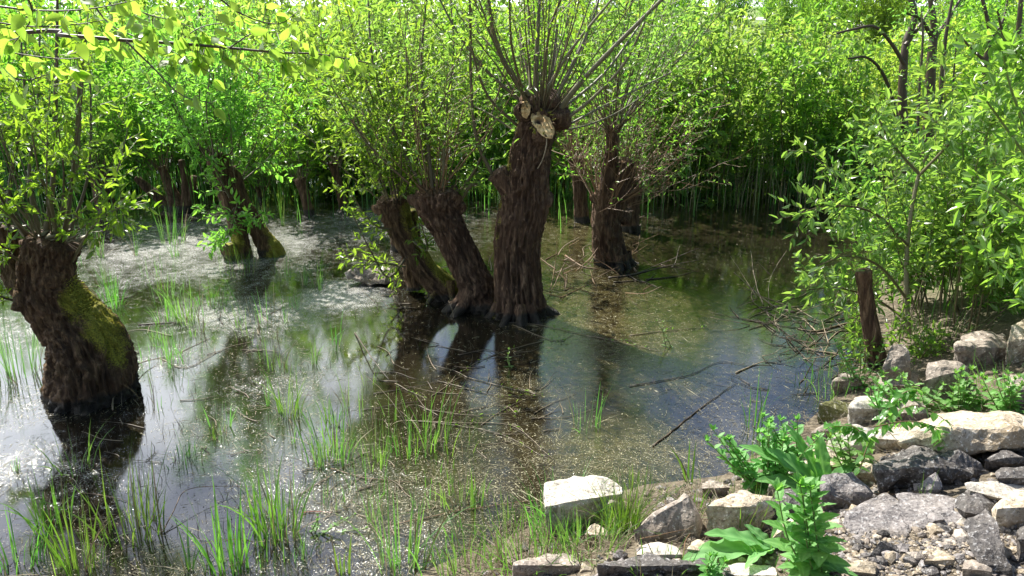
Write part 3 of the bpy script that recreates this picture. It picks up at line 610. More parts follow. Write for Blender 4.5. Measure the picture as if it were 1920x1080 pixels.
SH = {'tall': dict(seed=201, h=2.75, nst=34, spreadv=.55, leafm=WILLOW, leaf=.105, ntw=12, start=.1, **T_), 'wide': dict(seed=202, h=2.7, nst=36, spreadv=.85, leafm=WILLOW, leaf=.105, start=.08, ntw=16, **T_),
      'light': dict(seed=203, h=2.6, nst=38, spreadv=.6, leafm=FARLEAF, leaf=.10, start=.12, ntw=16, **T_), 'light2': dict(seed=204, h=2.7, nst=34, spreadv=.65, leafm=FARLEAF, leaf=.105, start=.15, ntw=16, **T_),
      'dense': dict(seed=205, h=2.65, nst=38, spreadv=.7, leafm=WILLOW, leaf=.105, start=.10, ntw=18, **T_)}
made = {}
def shrub(key, x, y, s, rot, label, group, sz=1.):
    z = max(gz(x, y), 0)
    root = empty('willow_shrub', (x, y, z), label, 'shrub', group); root.rotation_euler = (0, 0, rot); root.scale = (s, s, s*sz)
    global ORG; ORG = A_([0, 0, 0.])
    if key not in made:
        k = dict(SH[key]); w, fb = shrub_proto(**k); a = w.build('stems', SHOOT, root, loc=ORG); b = fb.build('foliage', k['leafm'], root, loc=ORG); made[key] = (a, b)
    else:
        for src in made[key]:
            c = src.copy(); COL.objects.link(c); c.parent = root
    return root
SG = 'willow shrubs of the thicket behind the pond'
back = [
 ('dense', 3.0, 12.3, 1.0, .3, 'dark leaved willow shrub overhanging the reed bed at centre right'), ('dense', 4.3, 12.6, .95, 1.9, 'dense shrub with black stems mirrored in the right water'),
 ('light', 5.4, 13.2, .95, 2.9, 'sunny yellow green shrub rising over the right reed bed'), ('wide', 1.9, 12.6, 1.1, 4., 'wide shrub filling the gap right of the tallest willow'),
 ('light', 3.6, 14.2, 1.0, 5., 'pale shrub just behind the dark leaved one above the reeds'), ('light2', 6.6, 14.6, .9, 1., 'bright shrub between the slim dark saplings at upper right'),
 ('tall', .6, 13.2, 1.0, 2., 'tall shrub straight behind the tallest willow'), ('tall', -.8, 12.8, 1.0, 3.3, 'tall shrub behind the gap between the leaning trunks and tallest willow'),
 ('wide', -2.2, 13.0, 1.15, .7, 'spreading shrub behind the slim upright trunk'), ('light2', -3.6, 13.4, 1.1, 2.4, 'light green shrub above the small far trunks'),
 ('tall', -5.0, 13.2, 1.0, 5.5, 'tall shrub behind the joined mossy trunks'), ('dense', -6.3, 13.0, 1.1, 1.2, 'bushy shrub behind the pronged far stump'),
 ('tall', -7.6, 13.2, 1.05, 4.3, 'tall shrub above the shoots of the mossy leaning stump'), ('wide', -9.0, 13.5, 1.2, .1, 'broad shrub cut by the left edge of the view'),
 ('light2', -1.5, 16.0, 1.3, 3., 'high light shrub far back behind the slim upright trunk'), ('light2', 1.2, 16.4, 1.2, 4.4, 'high light shrub far back behind the cut willow shoots'),
 ('tall', -4.4, 16.5, 1.3, 1.4, 'high shrub far back over the left water'), ('light', -7.4, 16.5, 1.6, 2., 'high pale shrub far back at the left'),
 ('tall', -10.5, 16.5, 1.4, 3., 'high shrub far back near the left edge'), ('light', 4.9, 16.6, .95, 4., 'low sunny shrub under the distant white strip'),
 ('light2', 3.0, 17.0, 1.1, 5.2, 'low bright shrub left of the distant white strip'), ('light', 7.2, 17.4, .95, .5, 'low yellow shrub far back among the upper right saplings'),
 ('wide', 9.6, 17.0, 1.0, 3.1, 'green shrub far back near the right edge'), ('dense', 8.2, 13.2, 1.0, 2.2, 'bushy shrub on the bank behind the saplings'),
 ('light', 9.8, 18.5, 1.1, 1.2, 'distant shrub in the upper right corner'), ('tall', -3.0, 19.5, 1.4, 2.0, 'highest shrub at the back of the left thicket'),
 ('light', -.2, 19.8, 1.5, 3.9, 'pale high shrub at the very back of the middle thicket'), ('light2', -6.4, 20., 1.5, .9, 'pale high shrub at the very back on the left'),
 ('light', 10.0, 14.5, 1.2, 5.2, 'sunlit shrub on the bank at the right edge')]
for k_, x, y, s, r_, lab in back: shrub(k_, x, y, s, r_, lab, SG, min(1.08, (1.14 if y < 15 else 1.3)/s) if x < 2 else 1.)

for i_, (px_, y, s, key) in enumerate([(700, 50, 1.5, 'wide'), (900, 54, 1.6, 'tall'), (1050, 47, 1.3, 'wide'), (1180, 52, 1.5, 'dense'), (1290, 46, 1.2, 'tall'), (1370, 56, 1.2, 'wide'), (1530, 48, 1.25, 'dense'), (1610, 44, 1.35, 'wide'), (1700, 50, 1.6, 'tall'), (1790, 58, 1.5, 'dense'), (1880, 46, 1.4, 'wide'), (1990, 52, 1.6, 'tall'), (480, 52, 1.6, 'dense'), (240, 50, 1.6, 'wide'), (40, 54, 1.7, 'tall'), (1450, 70, 1.2, 'dense'), (1240, 38, .9, 'wide'), (1470, 36, .75, 'dense'), (1560, 34, .8, 'wide'), (1660, 33, .9, 'dense')]):
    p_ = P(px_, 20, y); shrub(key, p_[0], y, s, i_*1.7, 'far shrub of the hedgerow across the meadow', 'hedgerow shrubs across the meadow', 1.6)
# reed bed: countless thin stems
g = np.random.default_rng(300)
def reeds(mb, xy, h, g, w=.006, lean=.12, mat=0):
    n = len(xy); h = h*g.uniform(.5, 1.2, n); az = g.uniform(0, 6.283, n); l = np.abs(g.normal(0, lean, n)); tx, ty = np.cos(az)*l*h, np.sin(az)*l*h
    fa = g.uniform(0, 6.283, n); wx, wy = np.cos(fa)*w, np.sin(fa)*w; V = []; seg = 4
    z0 = np.maximum(ground_z(xy[:, 0], xy[:, 1]), 0)-.03
    for k in range(seg+1):
        t = k/seg; c = np.stack([xy[:, 0]+tx*t*t, xy[:, 1]+ty*t*t, z0+h*t], -1); ww = (1-t**2*.95)*np.ones(n); o = np.stack([wx*ww, wy*ww, 0*ww], -1); V += [c-o, c+o]
    v = np.stack(V, 1).reshape(-1, 3); b = np.arange(n)[:, None]*(2*seg+2); q = np.concatenate([b+A_([[2*k, 2*k+1, 2*k+3, 2*k+2]]) for k in range(seg)])
    mb.add(v, q, None, mat, False, np.repeat(g.uniform(0, 1, n), 2*seg+2))
mb = MB(); xy = np.stack([g.uniform(1.4, 7.6, 700), g.normal(12.6, .8, 700)], -1); reeds(mb, xy, 1.1, g, .005, .14, 0)
xy = np.stack([g.uniform(-9, 1.4, 1500), g.normal(12.6, .9, 1500)], -1); reeds(mb, xy, .75, g, .005, .14, 0)
xy = np.stack([g.uniform(1.4, 7, 1000), g.normal(12.4, .6, 1000)], -1); reeds(mb, xy, 1.0, g, .005, .2, 1)
tag(mb.build('reed_bed', [GRASS, STRAW]), 'reed bed of thin green and dry stems at the back waterline', 'reeds', kind='stuff')
# meadow grass
mb = MB(); n = 9000; xy = np.stack([g.uniform(-14, 22, n), 19+np.abs(g.normal(0, 9, n))], -1); xy = xy[sdist(xy[:, 0], xy[:, 1]) > .1]; reeds(mb, xy, .45, g, .02, .3, 0)
xy = np.stack([g.uniform(3.4, 12, 5000), g.uniform(6.5, 18, 5000)], -1); xy = xy[sdist(xy[:, 0], xy[:, 1]) > .05]; reeds(mb, xy, .55, g, .008, .3, 0)
tag(mb.build('meadow_grass', GRASS), 'tall meadow grass behind the pond and on the right bank', 'grass', kind='stuff')

# ---- distant white strip (track) and far trees
m, nt = mat('pale_track'); n_ = noise(nt, 2, 4); c = ramp(nt, n_.outputs[0], [(.3, (.5, .48, .44)), (.7, (.65, .63, .6))]).outputs[0]; p = N(nt, 'ShaderNodeBsdfPrincipled', i_Roughness=.9); nt.links.new(c, p.inputs[0]); finish(nt, p.outputs[0]); TRACK = m
mb = MB(); cl = catmull([(60, 22, 0), (34, 30, 0), (19, 37, 0), (22, 60, 0), (14, 90, 0), (4, 120, 0)], 60); T = nrm(np.gradient(cl, axis=0)); Nn = np.stack([-T[:, 1], T[:, 0], 0*T[:, 0]], -1)
rows = []
for s_ in np.linspace(-1.3, 1.3, 5): pnt = cl+Nn*s_; rows.append(np.stack([pnt[:, 0], pnt[:, 1], ground_z(pnt[:, 0], pnt[:, 1])+.06], -1))
v = np.stack(rows, 1).reshape(-1, 3); i = np.arange(59)[:, None]*5; j = np.arange(4)[None]; mb.add(v, np.stack([i+j, i+j+1, i+j+6, i+j+5], -1).reshape(-1, 4), None, 0, True)
tag(mb.build('track', TRACK), 'pale track crossing the meadow', 'track', kind='structure')
g = np.random.default_rng(310)
def tree_proto(seed, h, n, leafm, leaf, kind='far'):
    g = np.random.default_rng(seed); w = MB(); lv = Leaves(); tr = walk([0, 0, -.2], [0, 0, 1], h*.8, 12, .02, .05, g); tube(w, tr, np.linspace(h*.028, h*.006, 12), 9, 0, .3)
    w2 = MB()
    for k in range(n):
        t = g.uniform(.25, 1); p, d = at(tr, t); az = g.uniform(0, 6.283); el = g.uniform(.5, 1.2); L = h*g.uniform(.2, .42)*(1.2-t*.6)
        b = walk(p, [math.cos(az)*math.sin(el), math.sin(az)*math.sin(el), math.cos(el)], L, 8, .08, .12, g); tube(w2, b, np.linspace(h*.008, h*.0015, 8), 5, 0, g.uniform())
        leafy(b, w2, lv, g, 10, (h*.06, h*.15), leaf, leaf*.55, .15, tr=h*.0008)
    fb = MB(); lv.make(fb, seed=seed, kind=kind, ratio=.45, up=.3); return w, w2, fb
tp = None
for i_, (x, y, s, lab) in enumerate([(30, 92, 1.1, 'distant tree whose bare top meets the sky at upper right'), (22, 95, .9, 'distant round tree left of the sky gap'), (38, 88, 1.2, 'distant spreading tree right of the sky gap'), (13, 90, 1.2, 'distant tree above the cut willow shoots'), (48, 80, 1.3, 'distant tree high in the right corner'),
        (2, 85, 1.3, 'distant tree behind the middle thicket'), (-12, 80, 1.3, 'distant tree behind the left thicket'), (-26, 75, 1.3, 'distant tree behind the upper left leaves'), (16, 48, .75, 'middle distance dark tree below the sky gap'), (27, 44, .8, 'middle distance tree among the right saplings'), (-42, 70, 1.3, 'distant tree beyond the left edge branch')]):
    ORG = A_([0, 0, 0.]); root = empty('field_tree', (x, y, gz(x, y)), lab, 'tree', 'distant trees across the meadow'); root.scale = (s, s, s); root.rotation_euler = (0, 0, i_*1.3)
    if tp is None:
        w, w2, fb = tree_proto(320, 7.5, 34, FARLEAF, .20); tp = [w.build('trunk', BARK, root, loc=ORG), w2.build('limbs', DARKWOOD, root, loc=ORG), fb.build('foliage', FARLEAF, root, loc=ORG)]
    else:
        for sx in tp: c = sx.copy(); COL.objects.link(c); c.parent = root

# ================================================================ RIGHT SAPLINGS AND BUSHES
DENS = 1.3; LSC = 1.1
def sapling(name, label, stems, y, g, ntw=9, leaf=.055, m=WILLOW, wood=DARKWOOD, start=.3, tw=(.2, .5), gap=.04, cat='sapling', kind='lance', ratio=.3, base=None, group=None):
    b = base if base is not None else P(stems[0][0][0][0], stems[0][0][0][1], y)
    z = max(gz(b[0], b[1]), 0); root = start_tree(name, (b[0], b[1], z), label, cat, group); lv = Leaves(); first = True
    for pts, w, dy in stems:
        path, r = px_shoot(pts, w*1.3, y, dy, 16, .45)
        if first: path[0, 2] = min(path[0, 2], z-.05)
        sb = MB(); tube(sb, path, r, 9, 0, g.uniform()); leafy(path, sb, lv, g, ntw, tw, leaf, gap, start); sb.build('trunk' if first else 'branch', wood, root, loc=ORG); first = False
    foliage(root, lv, 400+int(stems[0][0][0][0]), m, kind=kind, ratio=ratio); return root
g = np.random.default_rng(401); GS = 'slim saplings at the upper right'
sapling('sapling', 'forked dark sapling with an arching side branch, leftmost of the upper right group', [([(1702, 330), (1692, 200), (1697, 90), (1715, 30), (1700, -20)], 15, .1), ([(1695, 120), (1670, 80), (1640, 50), (1600, 55), (1560, 65)], 6, -.3), ([(1700, 300), (1665, 160), (1630, 110), (1590, 110)], 6, -.4), ([(1698, 85), (1730, 40), (1760, -10)], 7, .3)], 10.5, g, group=GS)
sapling('sapling', 'straightest thick dark sapling of the upper right group', [([(1738, 330), (1742, 200), (1748, 90), (1752, 60), (1745, 0)], 17, 0), ([(1749, 75), (1775, 40), (1800, 0)], 8, .3), ([(1748, 70), (1725, 35), (1700, 25)], 7, -.2)], 10.2, g, group=GS)
sapling('sapling', 'thin pair of green stems beside the straightest sapling', [([(1755, 330), (1762, 200), (1772, 80), (1785, 0)], 8, 0), ([(1720, 330), (1722, 200), (1730, 80), (1728, 20)], 5, .2), ([(1790, 330), (1785, 200), (1795, 60)], 4, .2)], 9.8, g, group=GS)
sapling('sapling', 'sapling forking around the pale distant patch at upper right', [([(1860, 330), (1848, 210), (1848, 120), (1855, 60), (1840, -10)], 10, 0), ([(1848, 115), (1820, 90), (1795, 60)], 5, -.2), ([(1852, 80), (1880, 40), (1890, -10)], 5, .2)], 9.6, g, group=GS)
sapling('sapling', 'dark sapling touching the upper right edge', [([(1915, 330), (1912, 200), (1908, 100), (1915, -10)], 13, 0), ([(1912, 150), (1885, 80), (1870, 20)], 6, -.2)], 9.6, g, group=GS)
# upper right thin branch arch
# near bushes on the right bank
def bank_shrub(label, base_px, y, stems, seed, n_extra, leaf, extra_L=(1., 2.), spreadv=.7, m=BUSH, ntw=15, ratio=.36, lean=(0, 0, 0), start=.15, gap=.03, tw=(.15, .45), hr=.35, kind='lance'):
    g = np.random.default_rng(seed); b = P(*base_px, y); z = max(gz(b[0], b[1]), 0); root = start_tree('bank_shrub', (b[0], b[1], z), label, 'shrub', 'leafy shrubs on the right bank'); lv = Leaves()
    for pts, w, dy, wm in stems:
        path, r = px_shoot(pts, w, y, dy, 16, .4); sb = MB(); tube(sb, path, r, 8, 0, g.uniform()); leafy(path, sb, lv, g, ntw, tw, leaf, gap, start); sb.build('stem', wm, root, loc=ORG)
    fan(root, ORG+A_([.3 if seed == 501 else 0, .15 if seed == 501 else 0, -.05]), n_extra, extra_L, spreadv, g, .008, .05, lean, mats=SHOOT, names='stem', lv=lv, ntw=ntw, leaf=leaf, gap=gap, start=start, hr=hr, tw=tw)
    foliage(root, lv, seed, m, ratio=ratio, kind=kind); return root
bank_shrub('leafy shrub with a pale forked stem leaning over the water edge', (1700, 640), 6.3, [([(1705, 650), (1700, 560), (1702, 450), (1722, 330), (1745, 280)], 12, .1, PALESHOOT), ([(1722, 325), (1690, 290), (1660, 250), (1640, 200)], 6, -.2, PALESHOOT), ([(1700, 560), (1650, 500), (1590, 480), (1530, 500)], 6, -.5, SHOOT), ([(1702, 460), (1640, 400), (1560, 385), (1500, 400)], 5, -.3, SHOOT),
    ([(1700, 600), (1640, 560), (1570, 540), (1500, 545)], 5, -.6, SHOOT), ([(1722, 330), (1790, 260), (1850, 200)], 6, -.3, SHOOT)], 501, 13, .08, (.9, 2.1), .7, lean=(.5, .2, 0), start=.28)
bank_shrub('tall bright shrub with many green canes at the right edge', (1850, 600), 6.6, [([(1840, 600), (1835, 480), (1810, 330), (1800, 210)], 7, 0, GREENSTEM), ([(1870, 600), (1880, 450), (1850, 300), (1860, 150)], 7, .1, GREENSTEM), ([(1790, 590), (1800, 500), (1840, 430), (1935, 330)], 6, -.3, GREENSTEM)], 502, 30, .085, (1., 2.3), .7, hr=.6, start=.3)
bank_shrub('close shrub with large glossy leaves filling the right edge', (2050, 640), 5.3, [([(2050, 640), (1990, 400), (1900, 260), (1850, 190)], 8, -.2, GREENSTEM), ([(2050, 600), (1980, 450), (1900, 380), (1830, 330)], 7, -.3, GREENSTEM), ([(2050, 620), (1980, 520), (1900, 500), (1830, 480)], 7, -.4, GREENSTEM), ([(2040, 500), (1990, 250), (1930, 130), (1870, 60)], 8, 0, GREENSTEM), ([(2060, 600), (1960, 330), (1900, 180), (1880, 100)], 7, -.1, GREENSTEM)], 503, 20, .085, (1., 2.0), .7, lean=(.2, .2, 0))
bank_shrub('low dark shrub in the shade under the right bushes', (1790, 560), 7.4, [], 504, 20, .07, (.6, 1.3), 1.0, hr=.6, start=.3)
bank_shrub('shrub rising behind the pale forked stem over the back water', (1720, 470), 8.4, [], 505, 24, .08, (.8, 1.5), .6, hr=.6, start=.25)
bank_shrub('rear shrub between the saplings and the right edge', (1880, 470), 8.6, [], 506, 26, .08, (.9, 1.7), .6, hr=.7, start=.25)
bank_shrub('low sprig of bright leaves at the foot of the cut post', (1660, 690), 5.95, [], 507, 10, .055, (.2, .5), 1.1, hr=.25, tw=(.08, .2))
# cut post / dead trunk at the water's edge
g = np.random.default_rng(510); y = 5.85; b = P(1640, 670, y); root = start_tree('dead_post', (b[0], b[1], max(gz(b[0], b[1]), 0)), 'bare cut tree post at the water edge under the right bush', 'tree stump')
mb = MB(); trunk_mesh(mb, [(1650, 720, 40, y), (1642, 665, 35, y), (1630, 600, 30, y), (1622, 545, 29, y), (1619, 507, 31, y)], bark=.14, seed=511, sides=50, ring=.012); mb.build('trunk', BARK, root, loc=ORG)

# ================================================================ OVERHANGING BRANCH, upper left
g = np.random.default_rng(520); bx, by = -3.3, 2.1
root = start_tree('broadleaf_tree', (bx, by, gz(bx, by)), 'near tree reaching a thin dark branch of large lime leaves across the top left', 'tree')
mb = MB(); tube(mb, catmull([(bx, by, gz(bx, by)-.2), (bx+.05, by+.1, 1.2), (bx, by+.15, 2.2), (bx-.1, by+.2, 3.6), (bx, by+.1, 5)], 24), np.linspace(.13, .04, 24), 16, 0, .2); mb.build('trunk', BARK, root, loc=ORG)
lv = Leaves(); yb = 2.7
t0 = A_([bx, by+.15, 2.35])
def nb(pts, w, y0, y1, pre=None, n=26, cl=.5, sp=.05, leaf=(.04, .062), r1=.3):
    c = [P(a, b, y0+(y1-y0)*k/(len(pts)-1)) for k, (a, b) in enumerate(pts)]
    if pre is not None: c = [pre]+c
    path = catmull(c, n); sb = MB(); tube(sb, path, np.linspace(1, r1, n)*w/2*2.7/F, 8, 0, .4)
    L = np.linalg.norm(np.diff(path, axis=0), axis=1).sum(); m = int(L/sp)
    for k in range(m):
        t = (k+g.uniform())/m
        if t < cl: continue
        p, d = at(path, t); s = nrm(np.cross(d, g.normal(0, 1, 3))); e = p+s*g.uniform(.008, .05)+A_([0, 0, -.005]); tube(sb, [p, (p+e)/2, e], .0012, 3, 0, .5)
        for q in range(g.integers(1, 3)): lv.put(e[None], nrm(d*.5+g.normal(0, .45, 3)+A_([0, 0, -.55]))[None], g.uniform(*leaf))
    sb.build('branch', DARKWOOD, root, loc=ORG); return path
nb([(-20, 66), (120, 67), (240, 76), (340, 82), (430, 90), (520, 98), (600, 102), (690, 118)], 9, 2.7, 2.75, t0, 40, .30, .03, r1=.25)
nb([(235, 76), (285, 125), (340, 178), (400, 194)], 4, 2.7, 2.6, None, 14, .25, .04)
nb([(150, -30), (200, 40), (245, 65), (320, 95), (400, 140)], 4, 2.9, 2.7, None, 18, .0, .035)
nb([(-30, 120), (40, 150), (90, 140)], 4, 2.4, 2.5, None, 12, .0, .04, (.05, .07))
nb([(40, -30), (60, 30), (20, 90)], 4, 2.3, 2.4, None, 12, .0, .03, (.05, .07))
nb([(380, -30), (450, 25), (520, 45), (560, 20)], 4, 2.8, 2.9, None, 14, .0, .035)
nb([(-20, 10), (80, 20), (180, 15), (300, -10)], 4, 2.6, 2.6, None, 16, .0, .03)
nb([(-20, 40), (60, 50), (150, 45), (230, 30)], 3, 2.5, 2.6, None, 12, .0, .022)
nb([(200, -30), (260, 20), (330, 40), (380, 60)], 3, 2.75, 2.7, None, 12, .0, .022)
nb([(-20, 90), (60, 105), (140, 110), (200, 95)], 3, 2.6, 2.65, None, 12, .0, .03)
nb([(430, 90), (480, 60), (540, 65)], 3, 2.72, 2.8, None, 10, .2, .035)
nb([(330, 82), (380, 50), (450, 40)], 3, 2.72, 2.8, None, 10, .2, .035)
foliage(root, lv, 521, BROAD, kind='broad', ratio=.52, up=.5, droop=.1)

# ================================================================ REED AND GRASS TUFTS
def blades(mb, c, n, h, g, spread_=.06, lean=.35, w=.006, dry=.1, seg=5, fan_=.0):
    for k in range(int(n*1.35)):
        az = g.uniform(0, 6.283); rr = 1.3*spread_*math.sqrt(g.uniform()); b = A_([c[0]+rr*math.cos(az), c[1]+rr*math.sin(az), c[2]-.02]); L = h*g.uniform(.45, 1.1); l = abs(g.normal(0, lean)); a2 = az+g.normal(0, .6)
        dv = A_([math.cos(a2), math.sin(a2), 0]); fa = g.uniform(0, 3.14); wv = A_([math.cos(fa), math.sin(fa), 0])*w*g.uniform(.6, 1.2)*.5; t = np.linspace(0, 1, seg+1)[:, None]
        cur = g.uniform(.3, 1.)*l; pth = b+dv*(L*(l*.5*t+cur*t**2.2))+A_([0, 0, 1.])*L*(t-.28*cur*t**3)
        ww = wv*.78*(np.minimum(1, 1.25*(1-t**2.2))*.98+.02); v = np.stack([pth-ww, pth+ww+A_([0, 0, 0.001])], 1).reshape(-1, 3)
        q = [[2*i, 2*i+1, 2*i+3, 2*i+2] for i in range(seg)]; mb.add(v, q, None, 1 if g.uniform() < dry else 0, True, g.uniform())
def tuft(px, py, hp, n, label, seed, name='reed_tuft', cat='reed tuft', group=None, spread_=.07, lean=.3, w=.008, dry=.1, loc=None):
    g = np.random.default_rng(seed); c = G(px, py) if loc is None else loc; h = hp*depth(c)/F*1.1; mb = MB(); blades(mb, c, n, h, g, spread_, lean, w, dry); blades(mb, c, int(n*.35), h*.4, g, spread_, 1.1, w*.8, .8)
    return tag(mb.build(name, [GRASS, STRAW], loc=c), label, cat, group)
TG = 'reed tufts growing in the shallow water'
for k, (px, py, hp, n, lab, sp, w) in enumerate([
 (255, 1000, 165, 36, 'large arching reed tuft at the lower left', .12, .010), (425, 1070, 165, 28, 'broad reed tuft cut by the bottom edge, left of the middle', .09, .011), (520, 1000, 150, 40, 'thick reed tuft beside the red stem', .10, .011),
 (150, 1070, 160, 30, 'upright reed tuft at the bottom left edge', .09, .010), (620, 860, 110, 40, 'low clumped reed tuft with dry base in the middle left water', .12, .008), (700, 870, 80, 18, 'small reed tuft just right of the low clumped one', .08, .008),
 (805, 835, 120, 22, 'reed tuft with long leaning blades below the trunk reflections', .10, .009), (755, 1070, 160, 26, 'reed tuft cut by the bottom edge near the middle', .10, .010), (35, 705, 120, 40, 'pale green reed tuft left of the mossy stump foot', .14, .008),
 (345, 600, 80, 26, 'reed tuft standing alone in bright water right of the mossy stump', .07, .008), (210, 575, 80, 26, 'reed tuft behind the mossy flank', .08, .008), (540, 778, 100, 26, 'compact reed tuft in the open middle left water', .07, .008),
 (627, 650, 85, 7, 'five dark reed blades standing in blue water', .08, .009), (135, 880, 90, 12, 'reed tuft in the dark reflection of the mossy stump', .09, .009), (95, 985, 110, 22, 'thin reed tuft near the lower left corner', .08, .009),
 (355, 1070, 90, 5, 'single broad reed blade at the bottom edge', .02, .014), (1292, 905, 95, 4, 'pair of tall blades behind the pointed grey stone', .015, .014), (897, 950, 85, 5, 'short pair of blades alone in dark water', .03, .012),
 (1100, 800, 90, 10, 'sparse reeds in the algae left of the long stick', .07, .008), (325, 455, 70, 26, 'far reed tuft in front of the pronged stump', .12, .008), (1375, 385, 60, 30, 'upright green reeds at the right back water', .15, .010),
 (1590, 720, 90, 10, 'sparse reeds at the stony shore under the bush', .06, .008), (1415, 800, 110, 9, 'bluish reeds left of the shore plants', .05, .009), (30, 1060, 110, 18, 'thin reeds in the lower left corner', .10, .008), (640, 1075, 90, 6, 'few blades at the bottom edge right of the broad tuft', .04, .012),
 (345, 860, 60, 12, 'little tuft left of the long bent stalk', .05, .007), (410, 800, 90, 8, 'slender blades left of the compact tuft', .06, .008), (690, 720, 60, 6, 'short bluish blades beside a floating stick', .05, .007)]):
    tuft(px, py, hp, n, lab, 600+k, group=TG, spread_=sp, w=w)
g = np.random.default_rng(640)
for k in range(130):
    if k < 72: px, py = g.uniform(110, 620), g.uniform(410, 700)
    elif k < 84: px, py = g.uniform(20, 420), g.uniform(700, 980)
    else: px, py = g.uniform(430, 900), g.uniform(760, 1060)
    if 20 < px < 290 and 540 < py < 880 or (k >= 72 and k % 3 == 0): continue
    nb_ = int(g.integers(6, 18)); tuft(px, py, g.uniform(30, 85), nb_, 'small thin reed tuft scattered in the left shallows', 650+k, group='small scattered reed tufts', spread_=g.uniform(.04, .15) if nb_ > 9 else .02, w=.006, lean=.22, dry=.25)
mb = MB(); g = np.random.default_rng(699); n = 1500; cd = A_([W(px, py)[:2] for px, py in zip(g.uniform(-60, 900, n), 420+680*g.uniform(0, 1, n))]); cd = cd[(fbm(np.stack([cd[:, 0]*1.3, cd[:, 1]*1.3, 0*cd[:, 0]], -1), 8, 3) > -.1) & (sdist(cd[:, 0], cd[:, 1]) < -.05)]
reeds(mb, cd, .10, g, .0022, .35, 0); tag(mb.build('reed_stubs', DARKSTEM), 'thin dark dead reed stubs standing in the left shallows', 'reeds', kind='stuff')
GG = 'grass tufts among the shore stones'
for k, (px, py, hp, n, lab, sp, w) in enumerate([(1165, 1005, 110, 190, 'dense bright grass tuft right of the big white stone', .055, .005), (1060, 1000, 95, 120, 'grass tuft in front of the big white stone', .14, .007), (1205, 940, 50, 130, 'low grass behind the grey pointed stone', .16, .005), (1000, 1060, 90, 90, 'loose grass at the bottom middle edge', .15, .007),
   (1110, 1040, 80, 80, 'grass blades before the small upright stone', .12, .007), (960, 1000, 70, 50, 'thin grass left of the big white stone', .12, .006), (1390, 990, 90, 22, 'grass in front of the two toned stone', .07, .006), (1240, 1075, 60, 20, 'grass at the bottom edge under the small white stone', .1, .006), (1450, 1050, 70, 16, 'grass under the large dock leaf', .08, .006),
   (1480, 880, 70, 60, 'grass behind the shore weeds at the waterline', .2, .006), (1300, 960, 50, 30, 'grass between the pointed stone and the two toned block', .05, .005), (1560, 730, 60, 50, 'grass at the waterline below the fallen twigs', .2, .006), (1760, 640, 70, 70, 'shaded grass under the right bushes', .3, .007), (1690, 770, 60, 40, 'grass between the upright grey slab and the long slab', .15, .006), (1900, 720, 60, 40, 'grass between stones at the right edge', .2, .006),
   (1735, 935, 60, 6, 'arching thin grass blades on the cracked asphalt', .02, .004), (880, 1070, 80, 60, 'yellowish grass at the bottom left of the stones', .12, .007), (1325, 925, 40, 30, 'short grass behind the two toned stone', .12, .005)]):
    tuft(px, py, hp, n, lab, 720+k+1000, 'grass_tuft', 'grass tuft', GG, sp, .45, w, .12)

# ================================================================ ROCKS
def rock_mesh(pts, seed, res=.022, amp=.02, round_=.35, freq=6., smooth=False):
    bm = bmesh.new()
    for p in pts: bm.verts.new(p)
    r = bmesh.ops.convex_hull(bm, input=bm.verts); bmesh.ops.delete(bm, geom=list({e for e in r['geom_interior'] if isinstance(e, bmesh.types.BMVert)}), context='VERTS')
    bmesh.ops.triangulate(bm, faces=bm.faces)
    size = max(max(v.co[i] for v in bm.verts)-min(v.co[i] for v in bm.verts) for i in range(3)); res = max(res, size/38)
    for it in range(8):
        L = [e for e in bm.edges if e.calc_length() > res*(1.6 if it < 7 else 1.2)]
        if not L: break
        bmesh.ops.subdivide_edges(bm, edges=L, cuts=1); bmesh.ops.triangulate(bm, faces=[f for f in bm.faces if len(f.verts) > 3])
        if it in (2, 4): bmesh.ops.smooth_vert(bm, verts=bm.verts, factor=round_, use_axis_x=True, use_axis_y=True, use_axis_z=True)
    bm.normal_update()
    co = A_([v.co[:] for v in bm.verts]); no = A_([v.normal[:] for v in bm.verts])
    f1 = fbm(co*freq+seed*1.7, seed, 4); f2 = vn(co*freq*7, seed+5); f3 = np.abs(vn(co*freq*1.3+9, seed+8))
    co = co+no*((amp*f1+amp*.22*f2-amp*.6*np.clip(.25-f3, 0, 1)*3)[:, None])
    tri = A_([[v.index for v in f.verts] for f in bm.faces]); bm.free(); return co, tri
def rock(pts, mat_, label, seed, name='rock', amp=.015, round_=.3, freq=7., cat='rock', group='stones along the shore', tops=None):
    """pts: (px, py, y) corner points of the stone"""
    c3 = A_([P(*p) for p in pts]); c3[:, 2] -= .03*(c3[:, 2] < c3[:, 2].mean()-.02); c = c3.mean(0); co, tri = rock_mesh(c3-c, seed, amp=amp*1.7, round_=round_, freq=freq)
    mb = MB(); mb.add(co+c, None, tri, 0, False); o = mb.build(name, mat_, loc=c); return tag(o, label, cat, group)
def box(px0, px1, py_top, py_mid, py_bot, y, dy, slant=0, inset=6):
    """stone with a top face (py_top..py_mid) and a front face (py_mid..py_bot)"""
    return [(px0+inset*2, py_top, y+dy), (px1-inset*2, py_top+slant, y+dy), (px0, py_mid, y), (px1, py_mid+slant, y), (px0+inset, py_bot, y+.02), (px1-inset, py_bot, y+.02), ((px0+px1)/2, py_top-4, y+dy*.8), (px0+inset, py_bot, y+dy), (px1-inset, py_bot, y+dy)]
def gy(px, py): return G(px, py)[1]
y = gy(1090, 1000)
rock([(1020, 905, y+.22), (1075, 888, y+.30), (1130, 888, y+.30), (1168, 908, y+.22), (1168, 925, y+.12), (1018, 950, y), (1120, 932, y), (1024, 1000, y+.03), (1120, 985, y+.05), (1165, 965, y+.15), (1040, 1010, y+.2), (1150, 990, y+.3)], PALE, 'big white flat topped stone at the water edge', 1, amp=.010)
